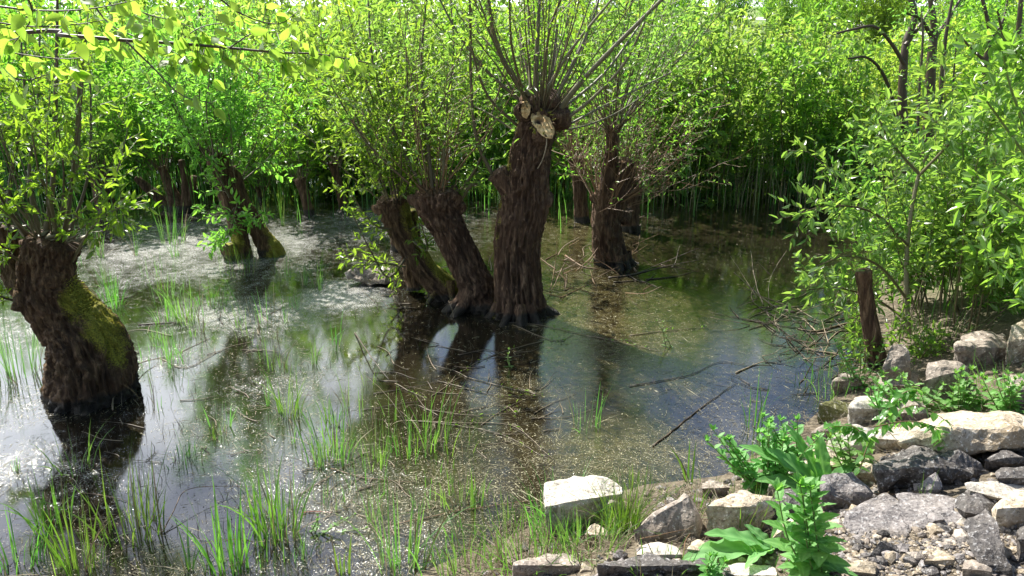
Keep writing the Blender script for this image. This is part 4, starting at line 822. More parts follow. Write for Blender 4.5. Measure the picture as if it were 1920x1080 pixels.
y = gy(1150, 990); rock([(1142, 935, y+.06), (1160, 938, y+.05), (1182, 958, y+.04), (1125, 990, y), (1180, 990, y), (1130, 950, y+.02), (1150, 1000, y+.12)], GREYR, 'small upright stone between the white stone and the bright tuft', 2, amp=.008)
y = gy(1250, 1020); rock([(1283, 920, y+.16), (1292, 928, y+.12), (1240, 950, y+.14), (1182, 995, y+.02), (1190, 1018, y), (1312, 1020, y), (1312, 975, y+.08), (1300, 935, y+.2), (1200, 1010, y+.22)], GREYR, 'pointed grey triangular stone', 3, amp=.009)
y = gy(1370, 1010); rock([(1318, 945, y+.02), (1350, 932, y+.10), (1400, 915, y+.20), (1450, 930, y+.18), (1390, 950, y), (1322, 1000, y), (1392, 1005, y-.02), (1450, 985, y+.12), (1458, 950, y+.15), (1340, 1010, y+.2)], SANDY, 'two toned block lit on its left face', 4, amp=.010)
y = gy(1240, 1055); rock(box(1192, 1278, 1020, 1040, 1058, y, .10), PALE, 'small white flat stone in front of the pointed grey stone', 5, amp=.007)
y = gy(1240, 1085); rock(box(1120, 1330, 1045, 1060, 1110, y, .16), ASPH, 'long dark asphalt lump under the small white stone', 6, amp=.018, cat='asphalt chunk')
y = gy(1480, 1030); rock([(1442, 1010, y), (1460, 975, y+.05), (1500, 960, y+.12), (1530, 985, y+.1), (1540, 1030, y), (1450, 1035, y), (1490, 980, y-.02), (1500, 1040, y+.15)], SANDY, 'cream rounded stone left of the tall leafy weed', 7, amp=.010)
y = gy(1400, 1090); rock(box(1330, 1460, 1064, 1078, 1110, y, .12), PALE, 'white stone cut by the bottom edge', 8, amp=.008)
y = gy(1040, 1085); rock(box(960, 1090, 1044, 1060, 1110, y, .12), GREYR, 'flat grey stone in grass at the bottom edge', 9, amp=.010)
y = gy(1460, 990); rock(box(1445, 1530, 925, 950, 1000, y, .15), ASPH, 'dark lump behind the cream rounded stone', 10, amp=.016, cat='asphalt chunk')
# shore stones below the bush
y = gy(1680, 740); rock([(1668, 640, y+.15), (1695, 642, y+.15), (1708, 660, y+.1), (1650, 690, y), (1648, 745, y), (1700, 745, y), (1712, 700, y+.03), (1690, 650, y+.3), (1660, 745, y+.25)], GREYR, 'upright grey slab leaning at the foot of the cut post', 11, amp=.010)
y = gy(1770, 740); rock([(1740, 678, y+.1), (1770, 670, y+.15), (1822, 690, y+.12), (1728, 715, y), (1730, 750, y), (1820, 745, y), (1780, 700, y-.02), (1780, 745, y+.3)], GREYR, 'pale grey stone behind the leafy trailing plants', 12, amp=.012)
y = gy(1840, 690); rock(box(1790, 1895, 625, 650, 700, y, .3), GREYR, 'grey stone deep under the right bushes', 13, amp=.015)
y = gy(1910, 680); rock([(1895, 605, y+.1), (1940, 590, y+.2), (1960, 640, y), (1890, 640, y), (1885, 680, y), (1950, 685, y), (1930, 670, y+.3)], SANDY, 'tan stone at the right edge below the bush', 14, amp=.012)
y = gy(1560, 790); rock([(1535, 755, y+.05), (1570, 748, y+.12), (1610, 762, y+.1), (1530, 785, y), (1605, 780, y+.02), (1540, 800, y), (1600, 800, y), (1570, 795, y+.2)], MOSSR, 'moss covered stone at the water edge', 15, amp=.008)
y = gy(1640, 790); rock(box(1590, 1680, 745, 765, 800, y, .2, 4), PALE, 'pale stone right of the moss covered stone', 16, amp=.010)
y = gy(1600, 860); rock([(1555, 815, y+.05), (1600, 790, y+.15), (1655, 800, y+.15), (1545, 850, y), (1600, 835, y-.02), (1660, 840, y+.05), (1560, 880, y), (1650, 880, y), (1610, 870, y+.3)], PALE, 'white angular stone left of the long slab', 17, amp=.010)
y = gy(1570, 900); rock(box(1500, 1600, 850, 872, 905, y, .18), SANDY, 'cream stone behind the shore weeds', 18, amp=.012)
y = gy(1720, 880); rock([(1660, 800, y+.10), (1760, 775, y+.35), (1870, 766, y+.42), (1960, 775, y+.45), (1965, 830, y-.05), (1870, 845, y-.10), (1760, 845, y-.05), (1680, 830, y), (1800, 848, y-.02), (1960, 835, y+.3), (1740, 840, y+.3), (1780, 800, y-.02), (1900, 800, y-.04)], SANDY, 'long pale slab jutting in from the right edge', 19, amp=.016, freq=6, name='stone_slab', cat='slab')
y = gy(1900, 930); rock(box(1840, 1990, 845, 860, 905, y+.25, .3), ASPH, 'black lump in the shade under the long pale slab', 20, amp=.02, cat='asphalt chunk')
y = gy(1720, 915); rock([(1640, 850, y+.15), (1700, 838, y+.2), (1790, 842, y+.2), (1645, 885, y+.02), (1720, 875, y-.04), (1800, 880, y), (1650, 915, y), (1780, 915, y), (1720, 905, y+.3)], ASPH, 'rough grey asphalt lump below the left end of the long slab', 21, amp=.020, cat='asphalt chunk')
y = gy(1810, 905); rock([(1760, 848, y+.1), (1800, 842, y+.12), (1862, 882, y+.04), (1850, 900, y), (1770, 900, y), (1770, 870, y-.03), (1820, 900, y+.2)], ASPH, 'glossy black asphalt chunk under the long slab', 22, amp=.016, cat='asphalt chunk')
y = gy(1890, 925); rock(box(1862, 1960, 876, 895, 925, y, .15), ASPH, 'dark chunk at the right edge beside the white plate', 23, amp=.014, cat='asphalt chunk')
y = gy(1870, 940); rock([(1805, 905, y+.04), (1860, 900, y+.1), (1960, 912, y+.1), (1810, 918, y), (1960, 940, y-.04), (1880, 935, y-.04), (1880, 942, y), (1950, 935, y+.15)], PALE, 'thin white plate of stone lying at the right edge', 24, amp=.006)
y = gy(1750, 930); rock([(1728, 900, y+.06), (1755, 882, y+.08), (1768, 905, y+.03), (1725, 920, y), (1765, 918, y), (1745, 930, y), (1750, 925, y+.1)], ASPHG, 'small pointed grey chunk above the cracked asphalt', 25, amp=.006, cat='asphalt chunk')
y = gy(1570, 955); rock([(1540, 888, y+.1), (1600, 880, y+.15), (1635, 925, y+.05), (1560, 930, y), (1540, 920, y), (1545, 955, y), (1630, 945, y), (1590, 940, y+.25)], ASPHG, 'flat topped asphalt block left of the cracked slab', 26, amp=.008, cat='asphalt chunk')
y = gy(1700, 1010)   # cracked slab: two pieces
rock([(1640, 930, y+.28), (1662, 924, y+.32), (1722, 962, y+.18), (1712, 995, y+.06), (1660, 1035, y-.06), (1588, 1045, y-.06), (1575, 985, y+.08), (1585, 955, y+.16), (1590, 1060, y-.06), (1700, 1040, y-.03), (1650, 1010, y+.2)], ASPHG, 'left piece of the cracked grey asphalt slab', 27, amp=.007, cat='asphalt slab', name='asphalt_slab')
rock([(1676, 924, y+.33), (1740, 918, y+.36), (1815, 945, y+.25), (1820, 1000, y+.06), (1775, 1030, y-.02), (1730, 1020, y+.0), (1737, 962, y+.18), (1733, 1040, y-.03), (1800, 1030, y), (1740, 985, y+.3)], ASPHG, 'right piece of the cracked grey asphalt slab', 28, amp=.008, cat='asphalt slab', name='asphalt_slab')
for k_, (x0, x1, t_, m_, b_, mt_, lab_) in enumerate([(1640, 1705, 800, 822, 850, PALE, 'pale stone wedged at the left tip of the long slab'), (1480, 1545, 870, 888, 915, PALE, 'white stone half hidden behind the jagged leaves'), (1440, 1500, 900, 915, 945, GREYR, 'grey stone at the waterline left of the jagged leaves'),
   (1600, 1665, 868, 885, 912, SANDY, 'cream block left of the rough asphalt lump'), (1310, 1370, 900, 915, 940, GREYR, 'low grey stone at the waterline behind the two toned block'), (1090, 1140, 985, 1000, 1030, SANDY, 'tan stone in the grass below the big white stone'), (1290, 1340, 1015, 1030, 1055, SANDY, 'small tan stone left of the dock leaves'),
   (1500, 1570, 1040, 1055, 1090, ASPHG, 'flat grey chunk under the tall leafy weed'), (1640, 1730, 700, 722, 750, GREYR, 'grey stone right of the upright slab under leaves'), (1560, 1620, 700, 715, 740, GREYR, 'dark wet stone at the waterline by the cut post'), (1730, 1790, 1040, 1050, 1075, RUBB, 'crumbling tan lump in the middle of the gravel'),  
   (1590, 1650, 1055, 1070, 1100, RUBB, 'crumbled tan lump at the bottom edge'), (1800, 1860, 1050, 1065, 1100, GREYR, 'grey pebbly lump at the bottom edge before the steep chunk'), (1520, 1560, 800, 812, 830, GREYR, 'small grey stone touching the moss covered stone')]):
    rock(box(x0, x1, t_, m_, b_, gy((x0+x1)/2, b_-4), (x1-x0)*.0022, g.integers(-8, 8)), mt_, lab_, 50+k_, amp=.012)
y = gy(1880, 1080); rock([(1812, 968, y+.22), (1848, 948, y+.26), (1872, 975, y+.16), (1905, 1060, y-.04), (1900, 1090, y-.05), (1870, 1095, y-.05), (1820, 1000, y+.12), (1835, 1060, y), (1800, 985, y+.18), (1860, 1000, y+.3), (1895, 1080, y+.1)], ASPH, 'steep asphalt chunk with one smooth flat side at lower right', 29, amp=.010, cat='asphalt chunk')
y = gy(1860, 975); rock([(1790, 945, y+.12), (1820, 915, y+.2), (1850, 925, y+.2), (1870, 950, y+.1), (1810, 960, y), (1850, 965, y), (1830, 970, y+.2)], ASPH, 'crumbly dark chunk behind the steep asphalt chunk', 30, amp=.018, cat='asphalt chunk')
y = gy(1910, 990); rock(box(1872, 1960, 930, 955, 1010, y, .2, -6), SANDY, 'cream rubble block at the right edge behind the steep chunk', 31, amp=.014)
y = gy(1930, 1060); rock(box(1905, 1990, 985, 1010, 1080, y, .2), ASPH, 'dark chunk in the lower right corner', 32, amp=.014, cat='asphalt chunk')
y = gy(1810, 990); rock([(1775, 982, y+.04), (1805, 968, y+.06), (1822, 975, y+.05), (1780, 990, y), (1815, 992, y), (1800, 995, y), (1800, 985, y+.08)], PALE, 'small white wedge beside the steep asphalt chunk', 33, amp=.004)
y = gy(1675, 1050); rock([(1630, 1045, y+.02), (1650, 1015, y+.05), (1700, 1020, y+.08), (1715, 1050, y+.02), (1640, 1065, y), (1705, 1070, y), (1670, 1055, y+.1)], ASPH, 'dark lump on the gravel before the cracked slab', 34, amp=.010, cat='asphalt chunk')
y = gy(1610, 815); rock(box(1670, 1740, 755, 775, 800, gy(1700, 790), .15), GREYR, 'grey stone in the leaves above the long slab', 35, amp=.010)
rock(box(1880, 1960, 700, 730, 775, gy(1910, 770), .2), GREYR, 'grey stone at the right edge above the long slab', 36, amp=.012)
rock([(648, 512, 8.05), (670, 496, 8.1), (720, 500, 8.15), (745, 515, 8.05), (650, 522, 8.0), (740, 525, 7.95), (690, 530, 7.95), (700, 520, 8.3)], GREYR, 'low brown hump in the water left of the leaning trunks', 37, amp=.02, name='driftwood_hump', cat='mound', group=None)

# gravel and rubble scattered between
def pebbles(name, n, sampler, size, mats, label, seed, kind='stuff'):
    g = np.random.default_rng(seed); mb = MB(); ico = bmesh.new(); bmesh.ops.create_icosphere(ico, subdivisions=1, radius=1); bv = A_([v.co[:] for v in ico.verts]); bt = A_([[v.index for v in f.verts] for f in ico.faces]); ico.free()
    xy = sampler(g, n); z = ground_z(xy[:, 0], xy[:, 1])
    for k in range(len(xy)):
        s = size*math.exp(g.normal(0, .65)); v = bv*(1+g.uniform(-.28, .28, (len(bv), 1)))*s*A_([1, g.uniform(.6, 1), g.uniform(.45, .85)]); a = g.uniform(0, 6.28); M = A_([[math.cos(a), -math.sin(a), 0], [math.sin(a), math.cos(a), 0], [0, 0, 1]])
        mb.add(v@M.T+A_([xy[k, 0], xy[k, 1], z[k]+s*.25]), None, bt, int(g.integers(0, len(mats))), False, g.uniform())
    return tag(mb.build(name, mats), label, 'gravel', kind=kind)
def samp(px0, px1, py0, py1):
    def f(g, n):
        out = []
        for k in range(n):
            p = W(g.uniform(px0, px1), g.uniform(py0, py1), .45); out.append((p[0], p[1]))
        xy = A_(out); return xy[sdist(xy[:, 0], xy[:, 1]) > .12]
    return f
pebbles('gravel', 7500, samp(1540, 2050, 930, 1180), .0055, [RUBB, ASPHG, ASPH, RUBB, ASPH, GREYR], 'loose gravel and crumbled concrete at the lower right', 750)
pebbles('rubble', 2400, samp(900, 2000, 740, 1130), .010, [RUBB, GREYR, ASPHG, ASPH], 'small rubble filling the gaps between the shore stones', 751)

# ================================================================ BROADLEAF WEEDS
def big_leaf(mb, base, d, L, wd, g, nrmv=(0, 0, 1), arch=.25, wav=.06, fold=.22, nu=12, nv=7, prof='ovate'):
    d = nrm(d); nn = nrm(A_(nrmv, )+g.normal(0, .15, 3)); w = nrm(np.cross(d, nn)); nn = np.cross(w, d); t = np.linspace(0, 1, nu)
    pr = {'ovate': np.sin(np.pi*t**.72)**.85, 'dock': np.sin(np.pi*np.clip(t, 0, 1)**.85)**.6, 'lance': np.sin(np.pi*t**.8)}[prof]; pr = np.maximum(pr*(1-.0*t), .015); pr[-1] = .01
    c = A_(base)+d*(L*t)[:, None]-nn*(arch*L*t**2)[:, None]; s = np.linspace(-1, 1, nv); ph = g.uniform(0, 6)
    v = c[:, None]+w*(s[None]*pr[:, None]*wd/2)[..., None]+nn*((np.abs(s)[None]*fold*pr[:, None]*wd/2)+wav*wd*np.sin(t*26+ph)[:, None]*np.abs(s)[None]**1.5*pr[:, None])[..., None]
    i = np.arange(nu-1)[:, None]*nv; j = np.arange(nv-1)[None]; mb.add(v.reshape(-1, 3), np.stack([i+j, i+j+1, i+nv+j+1, i+nv+j], -1).reshape(-1, 4), None, 0, True, np.clip(g.uniform(0, .45)+(.55*(np.abs(s)[None] < .05)+.28*(np.sin((t[:, None]*1.0-np.abs(s)[None]*.22)*34) > .3)*(np.abs(s)[None] > .05)+0*t[:, None]).ravel()+g.normal(0, .06, nu*nv), 0, 1))
WG = 'weeds among the shore stones'
def leafy_weed(px, py, top, label, seed, nodes=9, L=.09, wd=.045, stems=1, spreadp=0, prof='ovate', name='leafy_weed', bend=(0, 0)):
    g = np.random.default_rng(seed); c = G(px, py); root = empty(name, c, label, 'weed', WG); lb = MB()
    for s_ in range(stems):
        tx = top[0]+g.normal(0, spreadp); ty = top[1]+abs(g.normal(0, spreadp*.5)); yy = c[1]+g.uniform(-.04, .05)
        b0 = c+A_([g.normal(0, .02), g.normal(0, .02), -.02]); path = catmull([b0, (b0+P(tx, ty, yy))/2+A_([g.normal(0, .015), 0, 0]), P(tx, ty, yy)], 14)
        sb = MB(); tube(sb, path, np.linspace(.0045, .002, 14), 6, 0, g.uniform()); sb.build('stem', GREENSTEM, root, loc=c); a = g.uniform(0, 3)
        for k in range(nodes):
            t = .12+.88*k/(nodes-1); p, d = at(path, t); a += 1.57+g.normal(0, .2); sz = (1.15-.65*t) if prof != 'top' else 1
            for sg in (0, math.pi):
                dd = A_([math.cos(a+sg), math.sin(a+sg), .25+.8*t*t]); big_leaf(lb, p, dd, L*sz*g.uniform(.8, 1.15), wd*sz, g, arch=.28*(1-t*.5), prof=prof)
        for k in range(5): big_leaf(lb, path[-1], A_([g.normal(0, .4), g.normal(0, .4), 1]), L*.45, wd*.35, g, arch=.1, prof=prof)
    lb.build('foliage', WEED, root, loc=c); return root
def rosette(px, py, label, seed, leaves, name='dock_plant', prof='dock', m=WEED):
    """leaves: (tip px, tip py, dy, width m)"""
    g = np.random.default_rng(seed); c = G(px, py)+A_([0, 0, .01]); root = empty(name, c, label, 'weed', WG); lb = MB()
    for tx, ty, dy, wd in leaves:
        tip = P(tx, ty, c[1]+dy); v = tip-c; L = np.linalg.norm(v); big_leaf(lb, c, v+A_([0, 0, L*.22]), L*1.05, wd, g, arch=.22, wav=.08, nu=22, nv=9, prof=prof)
    lb.build('leaf', m, root, loc=c); return root
rosette(1450, 1035, 'large drooping dock leaves at the bottom right of middle', 801, [(1290, 1050, -.12, .13), (1330, 1000, -.02, .11), (1400, 985, .08, .06), (1470, 960, .10, .05), (1390, 1060, -.2, .06)])
leafy_weed(1540, 1095, (1535, 905), 'tall bright weed with paired leaves at the bottom edge', 802, 10, .125, .07, 5, 26)
rosette(1545, 925, 'broad jagged leaf weed at the shore edge', 803, [(1400, 835, .05, .12), (1450, 850, .0, .11), (1490, 800, .1, .09), (1540, 815, .1, .08), (1430, 905, -.1, .1), (1500, 940, -.12, .09), (1600, 870, .1, .08), (1560, 990, -.2, .1)], name='jagged_weed')
leafy_weed(1440, 930, (1425, 800), 'bushy shore weed left of the jagged leaves', 804, 9, .085, .048, 15, 55)
leafy_weed(1500, 895, (1480, 780), 'thin leaved weed before the moss covered stone', 805, 8, .085, .045, 12, 45)
leafy_weed(1800, 775, (1800, 690), 'spreading patch of trailing leaves above the long slab', 806, 7, .085, .045, 14, 75)
leafy_weed(1720, 770, (1700, 700), 'leafy patch beside the upright grey slab', 807, 7, .07, .04, 8, 40)
leafy_weed(1610, 730, (1600, 640), 'young shoots at the water edge near the cut post', 808, 7, .06, .03, 6, 25)
leafy_weed(1600, 900, (1590, 800), 'bright leafy weed between the white angular stone and the asphalt block', 816, 7, .08, .045, 6, 35)
leafy_weed(1660, 780, (1650, 720), 'low leaves at the left tip of the long slab', 817, 6, .07, .04, 7, 35)
leafy_weed(1330, 1085, (1330, 1040), 'small leafy weed at the bottom edge left of the dock leaves', 818, 5, .06, .035, 5, 30)
leafy_weed(1890, 780, (1890, 700), 'leafy patch at the right edge above the long slab', 810, 7, .08, .04, 8, 30)
leafy_weed(590, 1000, (600, 960), 'tiny round leaved weed by the red stem', 811, 5, .03, .02, 5, 30)
leafy_weed(1250, 650, (1240, 600), 'small water plant standing in the algae', 812, 6, .04, .012, 2, 8, 'lance')
leafy_weed(955, 690, (955, 655), 'small sprig of leaves floating before the tallest trunk', 813, 5, .045, .016, 2, 10, 'lance')
# bramble trailing over the slab
g = np.random.default_rng(815); c = G(1600, 925); root = empty('bramble', c, 'arching bramble stem with drooping oval leaves over the pale stones', 'weed', WG); lb = MB()
for pts in ([(1600, 925), (1625, 840), (1655, 790), (1720, 760), (1790, 800)], [(1640, 800), (1700, 790), (1750, 800), (1770, 830)], [(1650, 790), (1690, 740), (1720, 730)], [(1630, 830), (1600, 800), (1560, 800)]):
    yy = c[1]; path = catmull([P(a, b, yy-.02+.04*k) for k, (a, b) in enumerate(pts)], 16); sb = MB(); tube(sb, path, np.linspace(.0035, .0015, 16), 6, 0, .5); sb.build('stem', REDTWIG, root, loc=c)
    for k in range(1, 16):
        for sg in (-1, 1): d = nrm(A_([sg*.6+g.normal(0, .2), g.normal(0, .3), -.5+g.normal(0, .3)])); big_leaf(lb, path[k], d, g.uniform(.045, .07), .035, g, arch=.15)
lb.build('foliage', BUSH, root, loc=c)

# ================================================================ FALLEN TWIGS AND BRANCHES
def fallen(name, label, strokes, mat_, seed, group='fallen sticks in the water', leaves=None, cat='stick', cloth=False):
    """strokes: (list of (px, py, height above water), start width px)"""
    g = np.random.default_rng(seed); c0 = G(strokes[0][0][0][0], strokes[0][0][0][1]); mb = MB(); lv = Leaves()
    for pts, w in strokes:
        c = []
        for p in pts:
            b = G(p[0], p[1]+p[2]*F/6.5*.9) if len(p) > 2 and p[2] else G(p[0], p[1]); hh = p[2] if len(p) > 2 else .006
            c.append(P(p[0], p[1], b[1]) if hh > .02 else b+A_([0, 0, .006]))
        path = catmull(c, max(8, len(c)*6)); path = path+np.stack([fbm(path*9, seed, 2), fbm(path*9+5, seed+1, 2), 0*path[:, 0]], -1)*.006; dp = depth(c[0])
        tube(mb, path, np.linspace(1, .3, len(path))*max(w*.62, 1.9)/2*dp/F, 6, 0, g.uniform(), cap=True)
        if leaves:
            for k in range(leaves): p, d = at(path, g.uniform(.3, 1)); lv.put((p+A_([0, 0, .005]))[None], nrm(d+g.normal(0, .6, 3)+A_([0, 0, .3]))[None], .03)
    if leaves:
        root = empty(name, c0, label, cat, group); mb.build('twigs', mat_, root, loc=c0); fb = MB(); lv.make(fb, seed=seed); fb.build('foliage', WILLOW, root, loc=c0); return root
    return tag(mb.build(name, mat_, loc=c0), label, cat, group)
H = .1
fallen('fallen_branch', 'dark dead branch spreading over the water right of the red twigged stump', [([(1140, 522), (1190, 515), (1240, 495), (1310, 465, .1)], 6), ([(1190, 515), (1250, 500), (1310, 487, .05)], 4), ([(1210, 525), (1260, 520), (1300, 510)], 4), ([(1240, 497), (1262, 500), (1275, 460, .12)], 3), ([(1150, 530), (1200, 528), (1235, 540)], 4), ([(1180, 518), (1205, 530), (1230, 515)], 4)], DARKWOOD, 901)
fallen('fallen_branch', 'bleached dead branch with upright twigs in the right water', [([(1490, 586), (1450, 575), (1415, 545, .08), (1375, 510, .2)], 6), ([(1430, 572), (1415, 520, .15), (1408, 470, .3)], 4), ([(1440, 570), (1445, 520, .15), (1475, 470, .3)], 3), ([(1420, 560), (1395, 520, .12), (1370, 480, .25)], 3), ([(1445, 515, .15), (1420, 490, .25)], 2), ([(1450, 575), (1500, 575), (1560, 560)], 4), ([(1450, 578), (1420, 590), (1400, 600)], 3), ([(1495, 580), (1520, 595), (1540, 605)], 3)], GREYWOOD, 902)
fallen('fallen_branch', 'pale crooked branch reaching from the cut post over blue water', [([(1612, 604), (1570, 612), (1530, 622), (1495, 618)], 8), ([(1570, 665, .0), (1540, 660), (1510, 655)], 6), ([(1545, 662), (1552, 640, .02), (1540, 600, .06)], 5), ([(1530, 622), (1505, 600), (1480, 610)], 4), ([(1552, 640), (1580, 620), (1600, 630)], 3)], GREYWOOD, 903)
fallen('fallen_branch', 'tangle of thin dark twigs in the blue water left of the cut post', [([(1500, 610), (1530, 650), (1500, 690)], 3), ([(1560, 610), (1520, 650), (1480, 660)], 3), ([(1440, 600), (1500, 640), (1580, 650)], 3), ([(1480, 640), (1520, 680), (1570, 700)], 3), ([(1500, 720), (1520, 690), (1540, 650)], 3), ([(1420, 600), (1460, 630), (1500, 640)], 3), ([(1530, 600), (1500, 660), (1450, 680)], 2.5), ([(1590, 640), (1540, 690), (1490, 700)], 2.5)], DARKWOOD, 904)
fallen('stick', 'long thin stick lying slanted from the dark water to open water at right', [([(1225, 838), (1290, 785), (1350, 740), (1380, 715, .02)], 5)], DARKWOOD, 905)
fallen('stick', 'short stick poking up at the edge of the blue water', [([(1380, 700), (1415, 685), (1450, 672, .03)], 6)], GREYWOOD, 906)
fallen('stick', 'long thin curved stick across the blue right water', [([(1180, 725), (1290, 705), (1350, 680), (1420, 690)], 3)], DARKWOOD, 907)
fallen('fallen_branch', 'leafy thin twigs floating before the tallest trunk', [([(740, 720), (800, 750)], 3), ([(760, 790), (860, 795), (960, 800), (1040, 865)], 4), ([(800, 770), (900, 780), (1000, 770)], 3), ([(770, 790), (860, 800), (950, 820), (1040, 870)], 4), ([(820, 715), (920, 740), (1000, 745)], 3), ([(880, 710), (960, 730), (1010, 740)], 3), ([(1020, 640), (930, 665), (860, 700)], 3), ([(900, 800), (960, 760), (1030, 735)], 3)], DRYTWIG, 908, leaves=7)
fallen('fallen_branch', 'slender leafy twig floating right of the tallest trunk foot', [([(940, 605), (1020, 612), (1100, 630), (1180, 640)], 3), ([(1100, 630), (1150, 640), (1240, 660)], 2.5), ([(960, 610), (1040, 640), (1080, 625)], 2.5), ([(1180, 630), (1260, 620), (1330, 615)], 3)], DRYTWIG, 909, leaves=6)
fallen('stick', 'bent bleached branch rising from the water beside the mossy stump', [([(212, 770, .0), (215, 740, .06), (235, 705, .1), (265, 680, .05), (330, 665), (395, 634)], 6), ([(300, 672), (350, 690), (420, 655), (480, 640)], 3)], GREYWOOD, 910)
fallen('stick', 'long bent stalk arching over the lower left water', [([(305, 1000), (330, 950, .08), (350, 920, .12), (400, 912, .08), (480, 914)], 4), ([(150, 925), (230, 940), (300, 985)], 3)], REDTWIG, 911)
fallen('stick', 'dark thin stick in bright water right of the pronged stump', [([(180, 572), (220, 562), (248, 556)], 5), ([(260, 610), (330, 606), (290, 620)], 4)], DARKWOOD, 912)
fallen('red_stem', 'short bright red stem near the thick reed tuft', [([(565, 963), (590, 956, .02), (625, 962)], 4)], REDSTEM, 913, cat='stem')
fallen('stick', 'long dry stalk lying across the bottom middle water', [([(740, 985), (860, 960), (960, 945), (1040, 935), (1140, 930)], 3), ([(560, 930), (640, 880), (680, 860)], 3.5), ([(620, 880), (700, 900), (780, 905)], 3.5)], REDTWIG, 914)
fallen('stick', 'pale thick stick in the grass at the bottom middle', [([(1035, 1080), (1080, 1050), (1120, 1028)], 6), ([(1110, 1035), (1130, 1015), (1150, 1000)], 5)], GREYWOOD, 915)
fallen('fallen_branch', 'reddish fallen twigs by the foot of the red twigged stump', [([(1060, 545), (1100, 530), (1160, 500, .1)], 3), ([(1050, 560), (1090, 540), (1130, 520)], 3), ([(1080, 510), (1110, 480, .12), (1130, 450, .2)], 3), ([(1030, 550), (1040, 500, .15), (1045, 440, .35)], 3), ([(1035, 545), (1060, 490, .15), (1075, 450, .3)], 2.5), ([(1060, 480), (1090, 500), (1120, 505)], 6)], REDTWIG, 916)
fallen('stick', 'reddish dry twig over the pointed grey stone', [([(1280, 1050), (1290, 1010, .05), (1310, 980, .08), (1312, 965, .08)], 4), ([(1200, 1010, .1), (1250, 1000, .1), (1300, 990, .1)], 2.5)], REDTWIG, 917)
fallen('stick', 'bare stick end resting on the cracked asphalt', [([(1560, 900, .05), (1590, 905, .05), (1640, 925, .05), (1680, 926, .05)], 5)], REDTWIG, 918)
fallen('driftwood', 'short dark snag poking out of the back water right of the stumps', [([(1192, 425), (1198, 410, .06), (1208, 405, .1)], 10), ([(1198, 428), (1203, 420, .03)], 10)], DARKWOOD, 919, cat='driftwood')
fallen('stick', 'long stick slanting out of the blue water left of the reflections', [([(665, 625), (700, 675, .06), (730, 715)], 4), ([(700, 700), (740, 700), (780, 712)], 3), ([(700, 740), (760, 730), (830, 715)], 3), ([(680, 770), (740, 760), (800, 752)], 3)], DARKWOOD, 920)

def tangle(label, box_, n, mat_, seed, L=(40, 130), leaves=None, up=.05, ang=(0, 3.14)):
    g = np.random.default_rng(seed); st = []
    for k in range(n):
        x, y = g.uniform(box_[0], box_[2]), g.uniform(box_[1], box_[3]); a = g.uniform(*ang); l = g.uniform(*L); dx, dy = math.cos(a)*l, -abs(math.sin(a))*l*.4; h_ = g.uniform(0, up)
        st.append(([(x, y), (x+dx*.5+g.normal(0, 6), y+dy*.5+g.normal(0, 4), h_*.5), (x+dx, y+dy, h_)], g.uniform(1.8, 3.4)))
        if g.uniform() < .6: st.append(([(x+dx*.5, y+dy*.5), (x+dx*.5+g.normal(0, 25), y+dy*.5-g.uniform(5, 25), h_)], 2))
    o = fallen('twig_litter', label, st, mat_, seed, leaves=leaves)
    for k_ in ('category', 'group'):
        if k_ in o: del o[k_]
    o['kind'] = 'stuff'
tangle('fine tangle of bare twigs over blue water beside the cut post', (1400, 560, 1590, 680), 26, GREYWOOD, 930, up=.12)
tangle('mesh of dark thin twigs sunk in the blue water below the bleached branch', (1420, 600, 1580, 740), 20, DARKWOOD, 931, up=.03)
tangle('raft of thin dry twigs floating in front of the tallest trunk', (720, 660, 1020, 830), 30, DRYTWIG, 932, up=.04)
tangle('brush of dry twigs behind the foot of the red twigged stump', (1030, 480, 1180, 560), 22, REDTWIG, 933, up=.2)
tangle('scattered thin twigs in the water right of the mossy stump', (200, 600, 520, 900), 18, DRYTWIG, 934, (30, 110), up=.03)
tangle('thin twigs floating at the lower middle', (560, 850, 1000, 1060), 24, DRYTWIG, 935, (30, 120), up=.03)
tangle('broken twigs around the feet of the leaning trunks', (700, 500, 930, 600), 24, DRYTWIG, 936, (20, 90), up=.12)
# floating straws, flakes and leaf bits
g = np.random.default_rng(950); mb = MB(); n = 30000
cand = A_([W(px, py)[:2] for px, py in zip(g.uniform(-60, 1700, n*3), 330+760*g.uniform(0, 1, n*3)**.7)])
dens = np.maximum(blob(cand[:, 0], cand[:, 1], ALG)*.9, blob(cand[:, 0], cand[:, 1], SCUM)*.55)+.30; dens = dens*np.clip(.6+fbm(np.stack([cand[:, 0]*1.6, cand[:, 1]*1.6, 0*cand[:, 0]], -1), 3, 4), 0, 1.3)
feet = np.max([np.exp(-((np.hypot(cand[:, 0]-W(a, b)[0], cand[:, 1]-W(a, b)[1])-q_)/.16)**2) for a, b, q_ in ((172, 735, .35), (972, 592, .28), (900, 570, .25), (842, 548, .2), (1148, 500, .22), (456, 490, .18), (507, 470, .18))], axis=0)
near_shore = .8*feet+np.exp(-np.abs(sdist(cand[:, 0], cand[:, 1]))/.5); keep = (g.uniform(0, 1, len(cand)) < dens+near_shore*.5) & (sdist(cand[:, 0], cand[:, 1]) < -.01); c = cand[keep][:n]; n = len(c)
a = g.uniform(0, 6.283, n); L = np.exp(g.normal(-4.6, .6, n)); straw = g.uniform(0, 1, n) < .5; L = np.where(straw, L*3.2, np.minimum(L*.5, .012)); wd = np.where(straw, .0012, L*.35)
z = .003+g.uniform(0, .004, n); dx, dy = np.cos(a)*L/2, np.sin(a)*L/2; nx, ny = -np.sin(a)*wd, np.cos(a)*wd; rz = g.uniform(-.003, .006, n)
